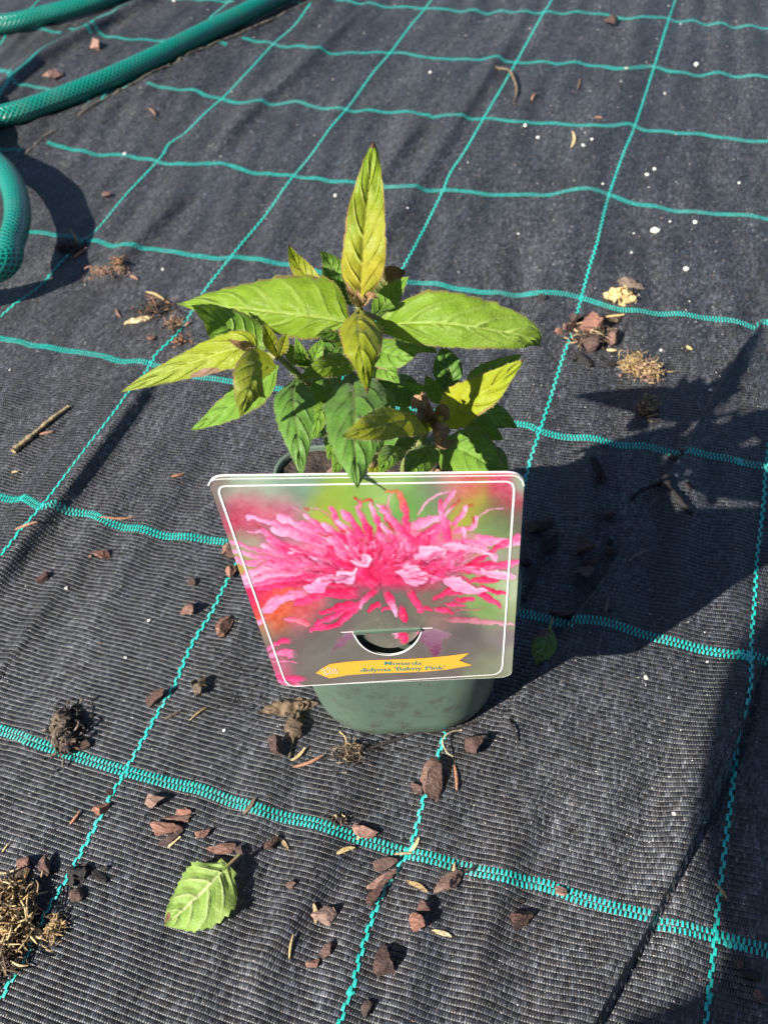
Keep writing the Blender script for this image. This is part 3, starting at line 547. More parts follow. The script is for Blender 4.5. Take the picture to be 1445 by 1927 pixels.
for (x, y) in ((700, 690), (760, 660), (800, 690), (860, 680), (905, 655), (1010, 670)):
    for _ in range(5): q = c8((x + _r.normal(0, 24), y + _r.normal(0, 8))); al = np.exp(-(((xx - q[0]) ** 2 + (yy - q[1]) ** 2) / 2.2)) * .5; IMG = IMG * (1 - al[..., None]) + np.array((150, 150, 120)) * al[..., None]
for _ in range(90):                            # thin upper florets, stamens and creases
    a = _r.uniform(3.0, 6.4); e = np.array([math.cos(a) * 2.2, math.sin(a) * .9]); r0, r1 = _r.uniform(26, 88), _r.uniform(10, 30); q = np.array([702 + 10 * _r.normal(), 1085]) + e * r0
    if q[1] > 925 and abs(q[0] - 700) < 235: stroke([q + e * r1 + _r.normal(0, 2, 2), q + e * r1 * .5 + _r.normal(0, 3, 2), q], _r.uniform(1.4, 4.5), [PALE, LIL, ROSE, (250, 205, 226)][_r.integers(4)], [PINK, HOT, DEEP][_r.integers(3)], op=.7, soft=1.0)
for _ in range(46):
    a = _r.uniform(2.8, 6.6); e = np.array([math.cos(a) * 2.0, math.sin(a) * .8]); r0, r1 = _r.uniform(14, 74), _r.uniform(10, 26); q = np.array([702, 1085]) + e * r0; stroke([q + e * r1, q + e * r1 * .5 + _r.normal(0, 2, 2), q], _r.uniform(1.2, 3.2), (196, 30, 84), (150, 24, 66), op=.55, hl=.1)
# natural irregularity: bend everything a little, at two scales
wx = 3.0 * vnoise(13, 13, 21) + 1.5 * vnoise(5, 5, 22); wy_ = 3.0 * vnoise(13, 13, 23) + 1.5 * vnoise(5, 5, 24)
fxx = np.clip(xx - CX0 + wx, 0, CWD - 2); fyy = np.clip(yy - CY0 + wy_, 0, CHT - 2); ix, iy = fxx.astype(int), fyy.astype(int); ax, ay = (fxx - ix)[..., None], (fyy - iy)[..., None]
IMG = (IMG[iy, ix] * (1 - ax) + IMG[iy, ix + 1] * ax) * (1 - ay) + (IMG[iy + 1, ix] * (1 - ax) + IMG[iy + 1, ix + 1] * ax) * ay
gl = np.clip(IMG[..., 0] - IMG[..., 1], 0, 120) / 120; IMG = np.clip(IMG + ((10 * vnoise(4, 4, 31) + 12 * vnoise(9, 3, 32, .6) + 12 * vnoise(9, 3, 33, -.6)) * gl)[..., None] * np.array([.5, 1, .8]), 0, 252)
IMG = (IMG * 4 + np.roll(IMG, 1, 0) + np.roll(IMG, -1, 0) + np.roll(IMG, 1, 1) + np.roll(IMG, -1, 1)) / 8
IMG = np.clip(IMG * (1 + .010 * _r.normal(0, 1, IMG.shape[:2]))[..., None], 0, 255)
def sample(u, v):
    i = np.clip(np.round(v - CY0).astype(int), 0, CHT - 1); j = np.clip(np.round(u - CX0).astype(int), 0, CWD - 1)
    s = np.clip(IMG[i, j] / 255, 0, 1); lin = np.where(s < .04045, s / 12.92, ((s + .055) / 1.055) ** 2.4)
    return np.column_stack([np.clip(lin * PRINT, 0, .85), np.ones(len(lin))])
PRINT = .78
def project(P):
    q = (P - CAM) @ ROT.T; return PW / 2 + FPX * q[:, 0] / -q[:, 2], PH / 2 - FPX * q[:, 1] / -q[:, 2]
def print_material(name='printed_card'):
    m = NT(name); a = m.n('ShaderNodeAttribute', attribute_name='tint')
    m.set(Base_Color=a.outputs['Color'], Roughness=.38, Normal=m.bump(m.noise(m.obj(), 240, 3), .0004, .12)); m.b.inputs['Specular IOR Level'].default_value = .45
    return m.m
MAT_PRINT = print_material()
def flat(name, col, rough=.5):
    m = NT(name); n = m.noise(m.obj(), 300, 2); m.set(Base_Color=m.mix(m.math('MULTIPLY', n, .25), col, tuple(x * .8 for x in col)), Roughness=rough); return m.m
MAT_WHITE = flat('white_card', (.80, .80, .78)); MAT_ORANGE = flat('orange_ink', (.76, .36, .035)); MAT_TEXT = flat('teal_ink', (.06, .27, .21)); MAT_LOGO = flat('pale_ink', (.72, .66, .56))
SLOT = smooth_path(np.array([c7(p) for p in ((546, 180), (556, 205), (585, 247), (630, 280), (690, 297), (745, 299), (800, 285), (845, 255), (872, 222), (890, 184))]), 40); SLOT = np.vstack([SLOT, [c7((889, 166)), c7((700, 172))]])
def in_poly(u, v, P):
    ins = np.zeros(u.shape, bool)
    for k in range(len(P)):
        a, b = P[k], P[(k + 1) % len(P)]; c = (a[1] > v) != (b[1] > v)
        ins ^= c & (u < a[0] + (v - a[1]) * (b[0] - a[0]) / ((b[1] - a[1]) if abs(b[1] - a[1]) > 1e-9 else 1e-9))
    return ins
def card(nu, nv, off):
    a = np.linspace(0, 1, nv); t = np.linspace(0, 1, nu); V = []
    for ti in t:
        dy = min(ti, 1 - ti) * LH; ins = 0 if dy >= LR else (LR - math.sqrt(max(0, LR * LR - (LR - dy) ** 2)))
        x0, x1 = ins / LW, 1 - ins / LW; s = x0 + (x1 - x0) * a
        V.append((TL * (1 - ti) + BL * ti)[None] * (1 - s[:, None]) + (TR * (1 - ti) + BR * ti)[None] * s[:, None])
    V = np.concatenate(V) + L_N * off; Fc = gridfaces(nu, nv)
    u, v = project(V - L_N * off); ins = in_poly(u, v, SLOT); keep = ~ins[Fc].all(1); used = np.zeros(len(V), bool); used[Fc[keep].ravel()] = True
    for i in np.where(ins & used)[0]:                      # trim the slot's edge cleanly
        q = np.array([u[i], v[i]]); bd = 1e9
        for k in range(len(SLOT)):
            a_, b_ = SLOT[k], SLOT[(k + 1) % len(SLOT)]; t_ = np.clip(((q - a_) @ (b_ - a_)) / ((b_ - a_) @ (b_ - a_)), 0, 1); r_ = a_ + t_ * (b_ - a_); d_ = np.hypot(*(q - r_))
            if d_ < bd: bd, best_ = d_, r_
        V[i] = lp(best_[0], best_[1], off)
    return V, Fc[keep]
V, Fc = card(230, 320, 0.0); u, v = project(V)
lchild(mesh('printed_face', V, Fc, MAT_PRINT, label, smooth=False, col=sample(u, v)))
Vb, Fb = card(60, 84, -.0005); lchild(mesh('card_back', Vb, Fb[:, ::-1], MAT_WHITE, label, smooth=False))
def outline(off):
    out = []
    for (cx_, cy_, a0_) in ((1, 0, 0), (1, 1, 1), (0, 1, 2), (0, 0, 3)):
        pass
    nn = 60; a, b = [], []
    for ti in np.concatenate([np.linspace(0, LR / LH, 14), np.linspace(LR / LH, 1 - LR / LH, 10)[1:-1], np.linspace(1 - LR / LH, 1, 14)]):
        dy = min(ti, 1 - ti) * LH; ins = 0 if dy >= LR else (LR - math.sqrt(max(0, LR * LR - (LR - dy) ** 2)))
        Lp, Rp = TL * (1 - ti) + BL * ti, TR * (1 - ti) + BR * ti; a.append(Lp + (Rp - Lp) * ins / LW); b.append(Rp - (Rp - Lp) * ins / LW)
    return np.array(b + a[::-1]) + L_N * off
o1, o2 = outline(.00005), outline(-.00055); n1 = len(o1)
lchild(mesh('card_edge', np.concatenate([o1, o2]), [(i, (i + 1) % n1, n1 + (i + 1) % n1, n1 + i) for i in range(n1)], MAT_WHITE, label, smooth=False))
def ribbon(px, w, off=.0002, closed=False):   # flat printed line
    P = np.array([lp(*p, off) for p in px]); k = len(P)
    T = (np.roll(P, -1, 0) - np.roll(P, 1, 0)) if closed else np.gradient(P, axis=0)
    S = np.cross(T, L_N); S /= np.linalg.norm(S, axis=1)[:, None]; V = np.concatenate([P - S * w / 2, P + S * w / 2])
    return V, [(i, (i + 1) % k, k + (i + 1) % k, k + i) for i in range(k if closed else k - 1)]
def rounded(pts, r, n=7):
    P = [np.array(p, float) for p in pts]; out = []
    for i in range(len(P)):
        a, b, c = P[i - 1], P[i], P[(i + 1) % len(P)]; p0 = b + nrm(a - b) * r; p1 = b + nrm(c - b) * r
        for t in np.linspace(0, 1, n): out.append((1 - t) ** 2 * p0 + 2 * t * (1 - t) * b + t * t * p1)
    return out
inner = rounded([(408, 914), (968, 905), (944, 1268), (540, 1292)], 19)
v_, f_ = ribbon(inner, .00068, .0002, True); lchild(mesh('white_border_line', v_, f_, MAT_WHITE, label, smooth=False))
top = [(392, 912), (396, 904), (404, 900)] + [(x, 899.2 - (x - 404) * .0125) for x in range(420, 961, 60)] + [(966, 892.5), (975, 895), (982, 902), (985, 912)]
v_, f_ = ribbon([(x, y + 1.0) for x, y in top], .00045, .0003); lchild(mesh('white_top_edge', v_, f_, MAT_WHITE, label, smooth=False))
arc = [tuple(SLOT[k]) for k in range(0, 40)]
v_, f_ = ribbon(arc, .0006, .0003); lchild(mesh('slot_cut_edge', v_, f_, MAT_WHITE, label, smooth=False))
for pts in (((487, 184), (515, 183), (549, 181)), ((885, 165), (915, 163), (947, 162))):
    v_, f_ = ribbon([c7(p) for p in pts], .0006, .0003); lchild(mesh('slit_cut_edge', v_, f_, MAT_WHITE, label, smooth=False))
# tongue bent back behind the slot
tong = [c7(p) for p in ((585, 192), (600, 225), (640, 254), (700, 276), (760, 276), (815, 258), (858, 228), (884, 192))]
tong = [tuple(p) for p in smooth_path(np.array(tong), 30)]
Vt = []
for i, p in enumerate(tong):
    for k in range(10):
        t = k / 9; q = np.array(p) * (1 - t) + np.array([p[0], 1189.0 - (p[0] - 700) * .06]) * t; Vt.append(lp(*q, -.0012 - .0010 * math.sin(t * 2.6)))
Vt = np.array(Vt); tu, tv = project(Vt); tc = sample(tu + 0, tv - 40); tc[:, :3] *= 1.0
lchild(mesh('label_tongue', Vt, gridfaces(30, 10), MAT_PRINT, label, smooth=False, col=tc))
# orange name ribbon, lettering and emblem
rb = [c7(p) for p in ((360, 390), (392, 366), (430, 345), (520, 333), (640, 325), (780, 321), (900, 315), (1020, 304), (1130, 290), (1080, 327), (1145, 350), (1020, 372), (900, 383), (780, 388), (640, 391), (520, 400), (430, 416))]
V = np.array([lp(*p, .00025) for p in rb]); lchild(mesh('orange_ribbon', V, [tuple(range(len(V)))], MAT_ORANGE, label, smooth=False))
def lettering(txt, p0, p1, hpx, name, off=.0005):
    cu = bpy.data.curves.new('txt', 'FONT'); cu.body = txt; cu.size = 1; cu.offset = .008; cu.resolution_u = 2
    o = bpy.data.objects.new('txt', cu); COL.objects.link(o); bpy.context.view_layer.update()
    me = bpy.data.meshes.new_from_object(o.evaluated_get(bpy.context.evaluated_depsgraph_get())); bpy.data.objects.remove(o)
    co = np.zeros(len(me.vertices) * 3); me.vertices.foreach_get('co', co); co = co.reshape(-1, 3)
    x0, x1 = co[:, 0].min(), co[:, 0].max(); a, b = np.array(p0), np.array(p1); new = []
    for x, y, _ in co:
        q = a + (b - a) * ((x - x0) / (x1 - x0)) + np.array([0, -hpx * y / .7]); new.append(lp(q[0], q[1], off))
    me.vertices.foreach_set('co', np.array(new).ravel()); me.update(); me.name = name
    ob = link(name, me, label); me.materials.append(MAT_TEXT); lchild(ob); return ob
lettering('Monarda', c7((703, 347)), c7((888, 346)), 6.9, 'lettering')
lettering("didyma 'Balmy Pink'", c7((580, 382)), c7((1006, 369)), 7.3, 'lettering')
em = []
for (x, y) in ((398, 372), (424, 366), (452, 371), (410, 391), (436, 385), (462, 382)):
    w_ = 10; sq = [c7((x - w_, y + 2)), c7((x - 2, y - 8)), c7((x + w_, y - 4)), c7((x + 3, y + 8))]; em.append(ribbon(sq, .00042, .0005, True))
v_, f_ = join(em); lchild(mesh('emblem', v_, f_, MAT_LOGO, label, smooth=False))
# strip of the pot rim that pokes through the label's slit
r0, r1, r2, r3 = [lp(*c7(p), .0011) for p in ((552, 190), (884, 172), (886, 160), (548, 177))]
bk = [p - L_N * .0075 for p in (r0, r1, r2, r3)]
strip = mesh('rim_tab', [r0, r1, r2, r3] + bk, [(0, 1, 2, 3), (4, 7, 6, 5), (0, 4, 5, 1), (1, 5, 6, 2), (2, 6, 7, 3), (3, 7, 4, 0)], MAT_POT, pot, smooth=False)
bpy.context.view_layer.update(); strip.matrix_parent_inverse = pot.matrix_world.inverted()

# ------------------------------------------------------------------ the plant
def leaf_material(name, c_base, c_tip, edge=(.16, .075, .05), edge_amt=.7, vein=(.30, .40, .10), vein_amt=.35, tip_brown=0., patch=None, nv=6.0, gloss=.52, trans=.34):
    m = NT(name); s, v = m.uvs(); p = m.obj()
    t = m.math('ABSOLUTE', m.math('SUBTRACT', m.math('MULTIPLY', v, 2.0), 1.0))
    n1 = m.noise(p, 55, 4, .6); n2 = m.noise(p, 300, 3, .6); n3 = m.noise(p, 900, 2)
    f = m.math('ADD', s, m.mapr(n1, .3, .7, -.3, .3))
    c = m.mix(m.mapr(f, .1, .9), c_base, c_tip)
    c = m.mix(m.math('MULTIPLY', m.mapr(n2, .35, .7), .35), c, tuple(x * .5 for x in c_base))
    sd_ = m.math('MULTIPLY', m.math('GREATER_THAN', v, .5), .05)
    ph = m.math('FRACT', m.math('MULTIPLY', m.math('ADD', m.math('ADD', sd_, m.mapr(n1, .3, .7, -.02, .02)), m.math('SUBTRACT', s, m.math('MULTIPLY', m.math('POWER', t, 1.35), .27))), nv))
    ph2 = m.math('FRACT', m.math('MULTIPLY', m.math('ADD', s, m.math('ADD', m.math('MULTIPLY', t, .35), m.mapr(n1, .3, .7, -.05, .05))), 26.0))
    dv = m.math('ABSOLUTE', m.math('SUBTRACT', ph, .5))                       # .5 at a vein
    lat = m.math('MULTIPLY', m.mapr(dv, .33, .5), m.mapr(t, .95, .5))
    mid = m.mapr(t, .07, .015)
    c = m.mix(m.math('MULTIPLY', m.math('MAXIMUM', m.math('MULTIPLY', lat, .6), mid), vein_amt), c, vein)
    eg = m.math('MULTIPLY', m.mapr(m.math('ADD', t, m.mapr(n1, .3, .7, -.10, .10)), .90, .99), edge_amt)
    c = m.mix(eg, c, edge)
    if tip_brown: c = m.mix(m.mapr(m.math('ADD', s, m.mapr(n1, .3, .7, -.05, .05)), 1 - tip_brown, 1 - tip_brown * .6), c, (.13, .06, .035))
    if patch:                                                                # withered blotch at (s, v, r)
        ds = m.math('POWER', m.math('DIVIDE', m.math('SUBTRACT', s, patch[0]), patch[2]), 2.0); dt = m.math('POWER', m.math('DIVIDE', m.math('SUBTRACT', v, patch[1]), patch[2] * 1.7), 2.0)
        c = m.mix(m.mapr(m.math('ADD', m.math('ADD', ds, dt), m.mapr(n2, .3, .7, -.4, .4)), 1.1, .8), c, (.20, .11, .075))
    bp = m.bump(m.math('ADD', m.math('MULTIPLY', n2, .6), m.math('MULTIPLY', n3, .4)), .0005, .35)
    bp = m.bump(m.math('MULTIPLY', lat, -1.0), .0008, .75, bp)
    vo = m.n('ShaderNodeTexVoronoi', feature='DISTANCE_TO_EDGE'); m.put(vo.inputs['Vector'], p); vo.inputs['Scale'].default_value = 430
    net = m.mapr(vo.outputs['Distance'], 0.0, .16)                            # fine net of veins between the ribs
    bp = m.bump(net, .00022, .38, bp)
    c = m.mix(m.math('MULTIPLY', m.math('SUBTRACT', 1.0, net), .07), c, tuple(x * .55 for x in c_base))
    m.set(Base_Color=c, Roughness=m.mapr(n2, .3, .7, gloss - .06, gloss + .12), Normal=bp); m.b.inputs['Specular IOR Level'].default_value = .3
    m.b.inputs['Sheen Weight'].default_value = .06; m.b.inputs['Sheen Roughness'].default_value = .4
    tr = m.n('ShaderNodeBsdfTranslucent'); m.put(tr.inputs[0], m.mix(.25, c, (.42, .50, .02))); m.put(tr.inputs[1], bp)
    mx = m.n('ShaderNodeMixShader'); mx.inputs[0].default_value = trans
    m.t.links.new(m.b.outputs[0], mx.inputs[1]); m.t.links.new(tr.outputs[0], mx.inputs[2]); m.t.links.new(mx.outputs[0], m.out.inputs[0])
    return m.m
YEL, LIME, MIDG, DARK, OLIVE = (.36, .33, .018), (.22, .31, .028), (.115, .215, .028), (.058, .135, .026), (.15, .17, .02)
LM = dict(
 tall=leaf_material('leaf_tall_yellow', (.33, .29, .025), (.16, .265, .014), edge=(.22, .09, .05), tip_brown=.045, vein=(.30, .26, .04), vein_amt=.35),
 yel=leaf_material('leaf_yellow', (.25, .25, .009), (.165, .22, .010), edge=(.24, .10, .045), tip_brown=.05, vein=(.42, .42, .05)),
 lime=leaf_material('leaf_lime', (.130, .215, .009), (.165, .270, .019), vein=(.36, .42, .12)),
 limer=leaf_material('leaf_lime_right', (.138, .238, .012), (.195, .305, .040), vein=(.42, .50, .16), tip_brown=.03, edge_amt=.55),
 limel=leaf_material('leaf_yellow_left', (.235, .275, .009), (.21, .28, .028), patch=(.55, .06, .08), vein=(.44, .48, .12)),
 mid=leaf_material('leaf_mid_green', (.115, .225, .022), (.14, .275, .032), vein=(.24, .36, .08)),
 dark=leaf_material('leaf_dark_green', (.074, .170, .024), (.098, .215, .036), vein=(.10, .08, .045), edge=(.10, .12, .05), edge_amt=.4, vein_amt=.5, gloss=.46, trans=.25),
 olive=leaf_material('leaf_olive', (.22, .25, .02), (.16, .20, .018), edge=(.2, .09, .06)),
 dead=leaf_material('leaf_dead_tip', (.12, .20, .03), (.13, .07, .045), tip_brown=.5),
 ry=leaf_material('leaf_right_yellow', (.30, .31, .010), (.23, .30, .012), edge=(.22, .09, .06), tip_brown=.06, vein=(.44, .40, .08)),
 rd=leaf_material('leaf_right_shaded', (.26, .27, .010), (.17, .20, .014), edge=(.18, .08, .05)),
 dry=leaf_material('withered_bud_leaf', (.36, .22, .10), (.26, .14, .075), edge=(.08, .04, .025), vein_amt=.1, trans=.15),
 fallen=leaf_material('fallen_leaf_pale', (.25, .36, .09), (.20, .34, .06), edge=(.20, .30, .06), vein=(.46, .52, .26), vein_amt=.8, patch=(.97, .75, .10), nv=5),
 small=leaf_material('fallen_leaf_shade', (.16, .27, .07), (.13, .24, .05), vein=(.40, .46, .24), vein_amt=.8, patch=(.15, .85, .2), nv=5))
MAT_HAIR = NT('pale_leaf_hair').set(Base_Color=(.34, .34, .20), Roughness=.6).m
def leaf_mesh(C, halfw, nhint, fold=.3, droop=.25, roll=0., wide=.36, serr=.085, nv=6.0, quilt=.05, wave=.05, seed=0, nu=44, nt=23, hairs=110, asym=(1., 1.), base_w=.10, tipp=.92, lump=.13):
    """C: control points of the midrib (3D); returns verts, faces, uv, hair faces start"""
    rnd = np.random.default_rng(seed); mid = smooth_path(np.array(C), nu); T = np.gradient(mid, axis=0); T /= np.linalg.norm(T, axis=1)[:, None]
    s = np.linspace(0, 1, nu)
    wl = (s ** .62) * ((1 - s) ** .92); pk = wide ** .62 * (1 - wide) ** .92
    sw = np.where(s < wide, np.sin(s / wide * math.pi / 2) ** .8, np.cos((s - wide) / (1 - wide) * math.pi / 2) ** tipp)
    w = halfw * np.maximum(sw, base_w * (s < .1)); w[-1] = halfw * .012
    V, UV = [], []; tt = np.linspace(-1, 1, nt); ph0 = rnd.uniform(0, 6); rtooth = rnd.uniform(-.3, .9, 16)
    n = nrm(nhint)
    for i in range(nu):
        nn = nrm(n - T[i] * (n @ T[i])); b = np.cross(T[i], nn)          # b: towards t=+1
        cr, sr = math.cos(roll), math.sin(roll); b, nn = b * cr + nn * sr, nn * cr - b * sr
        for t in tt:
            at_ = abs(t); ww = w[i] * (asym[0] if t < 0 else asym[1])
            tooth = 1 + (serr * ((.5 + rtooth[int(s[i] * 12 + (.3 if t > 0 else 0))]) * ((s[i] * 12 + (.3 if t > 0 else 0)) % 1.0) - .5) if at_ > .9 else 0)
            phs = ((s[i] - .27 * at_ ** 1.35 + .012 * math.sin(17 * s[i] + ph0) + (.05 if t > 0 else 0)) * nv) % 1.0; bulge = math.sin(math.pi * ((phs + .5) % 1.0)) ** .7
            z = ww * (fold * at_ - droop * at_ * at_) + halfw * quilt * (bulge - .5) * (1 - at_) * min(1, at_ * 5) * (1 if .05 < s[i] < .95 else 0)
            z -= halfw * .07 * math.exp(-(t / .07) ** 2)
            z += halfw * wave * math.sin(s[i] * 9 + ph0 + (1.7 if t > 0 else 0)) * at_ ** 2 + halfw * wave * .6 * math.sin(s[i] * 21 + 2 * ph0 + t) * at_ ** 3
            q3 = mid[i] + b * (t * ww * tooth); z += halfw * lump * (mnoise.noise(Vector(tuple(q3 * 75 + seed * .37))) + .5 * mnoise.noise(Vector(tuple(q3 * 190 + seed * .37))))
            V.append(q3 + nn * z); UV.append((s[i], t * .5 + .5))
    V = np.array(V); Fc = [tuple(q) for q in gridfaces(nu, nt)]; nf = len(Fc); HV = []
    if hairs:
        for k in range(hairs):
            i = int(rnd.integers(1, nu - 2)); side = int(rnd.integers(2)); j = 0 if side == 0 else nt - 1
            f = rnd.uniform(); p = V[i * nt + j] * (1 - f) + V[(i + 1) * nt + j] * f; out = nrm(V[i * nt + j] - V[i * nt + (1 if side == 0 else nt - 2)])
            e = nrm(out + rnd.normal(0, .45, 3)) * rnd.uniform(.0004, .0011); q = nrm(np.cross(e, rnd.normal(0, 1, 3))) * .000035
            o = len(V) + len(HV); HV += [p - q, p + q, p + e]; Fc.append((o, o + 1, o + 2)); UV += [(.5, .5)] * 3
        V = np.concatenate([V, np.array(HV)])
    return V, Fc, np.array(UV), nf
def make_leaf(name, C, halfw, nh, mat, parent, inv=None, label_=None, **kw):
    V, Fc, UV, nf = leaf_mesh(C, halfw, nh, **kw)
    o = mesh(name, V, Fc, mat, parent, uv=UV); o.data.materials.append(MAT_HAIR)
    mi = np.zeros(len(o.data.polygons), np.int32); mi[nf:] = 1; o.data.polygons.foreach_set('material_index', mi)
    if inv is not None: o.matrix_parent_inverse = inv
    if label_: o['label'] = label_
    return o
plant_base = POT + np.array([0, 0, POT_H - .008]) + HF * .02
plant = empty('bee_balm_plant', tuple(plant_base)); tag(plant, 'young leafy bee balm plant growing in the green pot', 'plant')
PINV = Matrix.Translation(-Vector(plant_base))
TOCAM = nrm(CAM - (POT + np.array([0, 0, .2]))); UPV = np.array([0, 0, 1.0]); SUNV = -np.array(sv)
def L(pts, wpx, mat, hint=None, label_=None, **kw):
    C = [at(*p) for p in pts]; c = C[len(C) // 2]; hw = wpx * mpp(c) / 2
    h = TOCAM if hint is None else nrm(TOCAM * hint[0] + UPV * hint[1] + SUNV * hint[2])
    kw.setdefault('seed', int(pts[0][0] * 7 + pts[0][1])); kw.setdefault('nv', 6.0)
    return make_leaf('leaf', C, hw, h, LM[mat], plant, PINV, label_, **kw)
# main shoot -----------------------------------------------------------------
L([(677, 570, .020), (681, 490, .038), (690, 390, .054), (703, 266, .070)], 84, 'tall', (1, 0, .3), 'upright yellow-green leaf with brown tip', fold=.45, droop=.30, quilt=.06, wave=.16, hairs=260, wide=.34, serr=.05, tipp=.72, nv=5.0, lump=.22, asym=(.95, 1.08))
L([(676, 582, .010), (674, 600, -.012), (680, 660, -.034), (692, 742, -.038)], 90, 'yel', (1, .1, 0), 'yellow leaf arching forward below the tall leaf', fold=-.22, droop=.30, quilt=.14, wave=.06, hairs=260, wide=.34, asym=(1.05, .9))
L([(654, 606, .012), (560, 592, .026), (450, 580, .044), (330, 571, .062)], 112, 'lime', (.6, .3, .4), 'broad lime green leaf reaching left', asym=(.72, 1.42), fold=.02, droop=.40, quilt=.12, wave=.07, wide=.30, roll=.12, hairs=280, nu=60, nt=27, nv=7.0)
L([(704, 614, .006), (800, 606, -.006), (900, 617, -.012), (985, 633, -.014), (1016, 652, -.012)], 108, 'limer', (.55, .2, .55), 'broad lime green leaf reaching right with brown tip', asym=(1.22, .80), fold=.10, droop=.30, quilt=.11, wave=.08, wide=.28, hairs=280, nu=60, nt=27, nv=7.0)
L([(500, 655, .018), (455, 630, .024), (410, 605, .026), (360, 575, .022)], 92, 'mid', (.7, .6, 0), fold=.1, droop=.3)
# left shoot -----------------------------------------------------------------
L([(487, 668, -.004), (446, 656, -.004), (340, 690, .000), (228, 738, .004)], 70, 'limel', (.9, .3, 0), 'yellow-green leaf with brown spot reaching far left', fold=.1, droop=.25, wide=.33, hairs=240, quilt=.12, base_w=.06)
L([(525, 690, -.006), (480, 730, .0), (420, 772, .008), (360, 810, .014)], 66, 'mid', (.9, .3, .2), 'green leaf pointing down left', fold=.12, droop=.2, wide=.34, hairs=180, quilt=.1)
L([(521, 688, -.010), (494, 694, -.034), (470, 735, -.046), (452, 784, -.046)], 84, 'olive', (.9, .0, -.3), 'olive leaf drooping forward on left shoot', fold=-.2, droop=.25, hairs=220, quilt=.1)
L([(522, 672, -.012), (512, 645, -.016), (505, 628, -.018), (496, 608, -.018)], 30, 'yel', fold=.6, droop=.2, hairs=90, wide=.45)
L([(526, 670, -.012), (532, 652, -.018), (536, 640, -.020), (540, 626, -.020)], 24, 'yel', fold=.6, droop=.2, hairs=90, wide=.45)
L([(488, 662, -.006), (465, 652, -.010), (450, 648, -.012), (428, 638, -.012)], 20, 'dry', fold=.5, droop=.1, hairs=60)
L([(612, 575, .034), (584, 530, .044), (558, 492, .050), (543, 459, .050)], 42, 'yel', (1, 0, .2), fold=.4, droop=.1, hairs=90, wide=.3)
L([(668, 552, .036), (640, 520, .046), (622, 495, .050), (603, 472, .050)], 46, 'mid', (.9, .3, 0), fold=.2, droop=.3)
L([(664, 575, .030), (640, 545, .040), (622, 525, .042), (606, 502, .040)], 48, 'dark', (.9, .3, 0), fold=.2, droop=.3)
L([(700, 575, .034), (722, 545, .046), (735, 520, .050), (757, 508, .046)], 58, 'dead', (.8, .3, 0), 'small leaf with withered brown end', fold=.25, droop=.4, wave=.2)
L([(700, 600, .022), (725, 570, .034), (745, 545, .036), (770, 520, .034)], 46, 'mid', (.8, .3, 0), fold=.2, droop=.2)
# middle tier ----------------------------------------------------------------
L([(690, 640, .010), (720, 660, .002), (750, 668, -.004), (787, 662, -.006)], 72, 'mid', (.8, .5, 0), fold=.05, droop=.2, hairs=120)
L([(672, 682, .000), (640, 684, -.010), (605, 694, -.018), (561, 713, -.022)], 52, 'lime', (.9, .2, .2), 'small lime leaf below the broad left leaf', fold=.15, droop=.25, hairs=200, quilt=.1)
L([(660, 700, .002), (666, 745, -.034), (667, 830, -.062), (672, 917, -.079)], 128, 'dark', (.9, .5, .1), 'dark green leaf hanging over the label edge', fold=.06, droop=.22, quilt=.10, wide=.30, hairs=120, nu=56, nt=25)
L([(556, 712, -.008), (552, 755, -.030), (560, 820, -.046), (568, 896, -.058)], 80, 'dark', (.9, .5, .1), 'dark green leaf with reddish midrib hanging behind label', fold=.08, droop=.2, quilt=.12, wide=.30, hairs=120)
L([(624, 720, .004), (612, 755, -.012), (600, 790, -.02), (588, 828, -.028)], 46, 'mid', (.9, .4, .1), fold=.1, droop=.2)
L([(590, 700, .01), (572, 680, .004), (565, 660, .002), (556, 634, .004)], 30, 'mid', (1, 0, .2), fold=.3, droop=.1, hairs=60)
L([(585, 705, .008), (590, 680, .002), (597, 660, .0), (607, 636, .004)], 36, 'mid', (1, 0, .2), fold=.3, droop=.1, hairs=60)
L([(680, 660, .022), (640, 655, .02), (610, 658, .018), (570, 668, .014)], 60, 'dark', (.8, .5, 0), fold=.1, droop=.2, hairs=0)
L([(640, 760, .02), (600, 740, .022), (570, 730, .02), (535, 728, .016)], 60, 'dark', (.8, .5, 0), fold=.1, droop=.2, hairs=0)
L([(690, 760, .02), (720, 740, .02), (750, 742, .018), (780, 760, .012)], 62, 'dark', (.8, .5, 0), fold=.1, droop=.2, hairs=0)
L([(735, 712, .03), (760, 716, .036), (775, 722, .038), (800, 738, .036)], 28, 'dark', (.8, .5, 0), fold=.2, droop=.2, hairs=0)
# right shoot ----------------------------------------------------------------
L([(818, 800, .000), (860, 765, -.006), (920, 730, -.012), (984, 676, -.014)], 84, 'ry', (.55, .1, .6), 'bright yellow leaf reaching up right', fold=.12, droop=.22, quilt=.11, wide=.34, hairs=240)
L([(814, 803, -.006), (765, 790, -.044), (705, 802, -.064), (643, 822, -.069)], 76, 'rd', (.8, .2, .2), 'yellow-green leaf in front of the withered bud', fold=.10, droop=.25, quilt=.1, hairs=240, wide=.36)
L([(838, 735, .03), (842, 700, .036), (838, 675, .04), (833, 648, .042)], 58, 'dark', (1, 0, 0), fold=.3, droop=.2, hairs=60)
L([(850, 760, .024), (825, 740, .03), (812, 728, .032), (800, 706, .034)], 42, 'mid', (1, 0, 0), fold=.2, droop=.2, hairs=60)
L([(860, 770, .02), (905, 720, .022), (940, 695, .024), (981, 666, .024)], 60, 'mid', (.8, .4, 0), fold=.1, droop=.2, hairs=60)
L([(850, 775, .016), (900, 770, .018), (935, 780, .018), (974, 806, .014)], 62, 'mid', (.7, .6, 0), fold=.1, droop=.25, hairs=60)
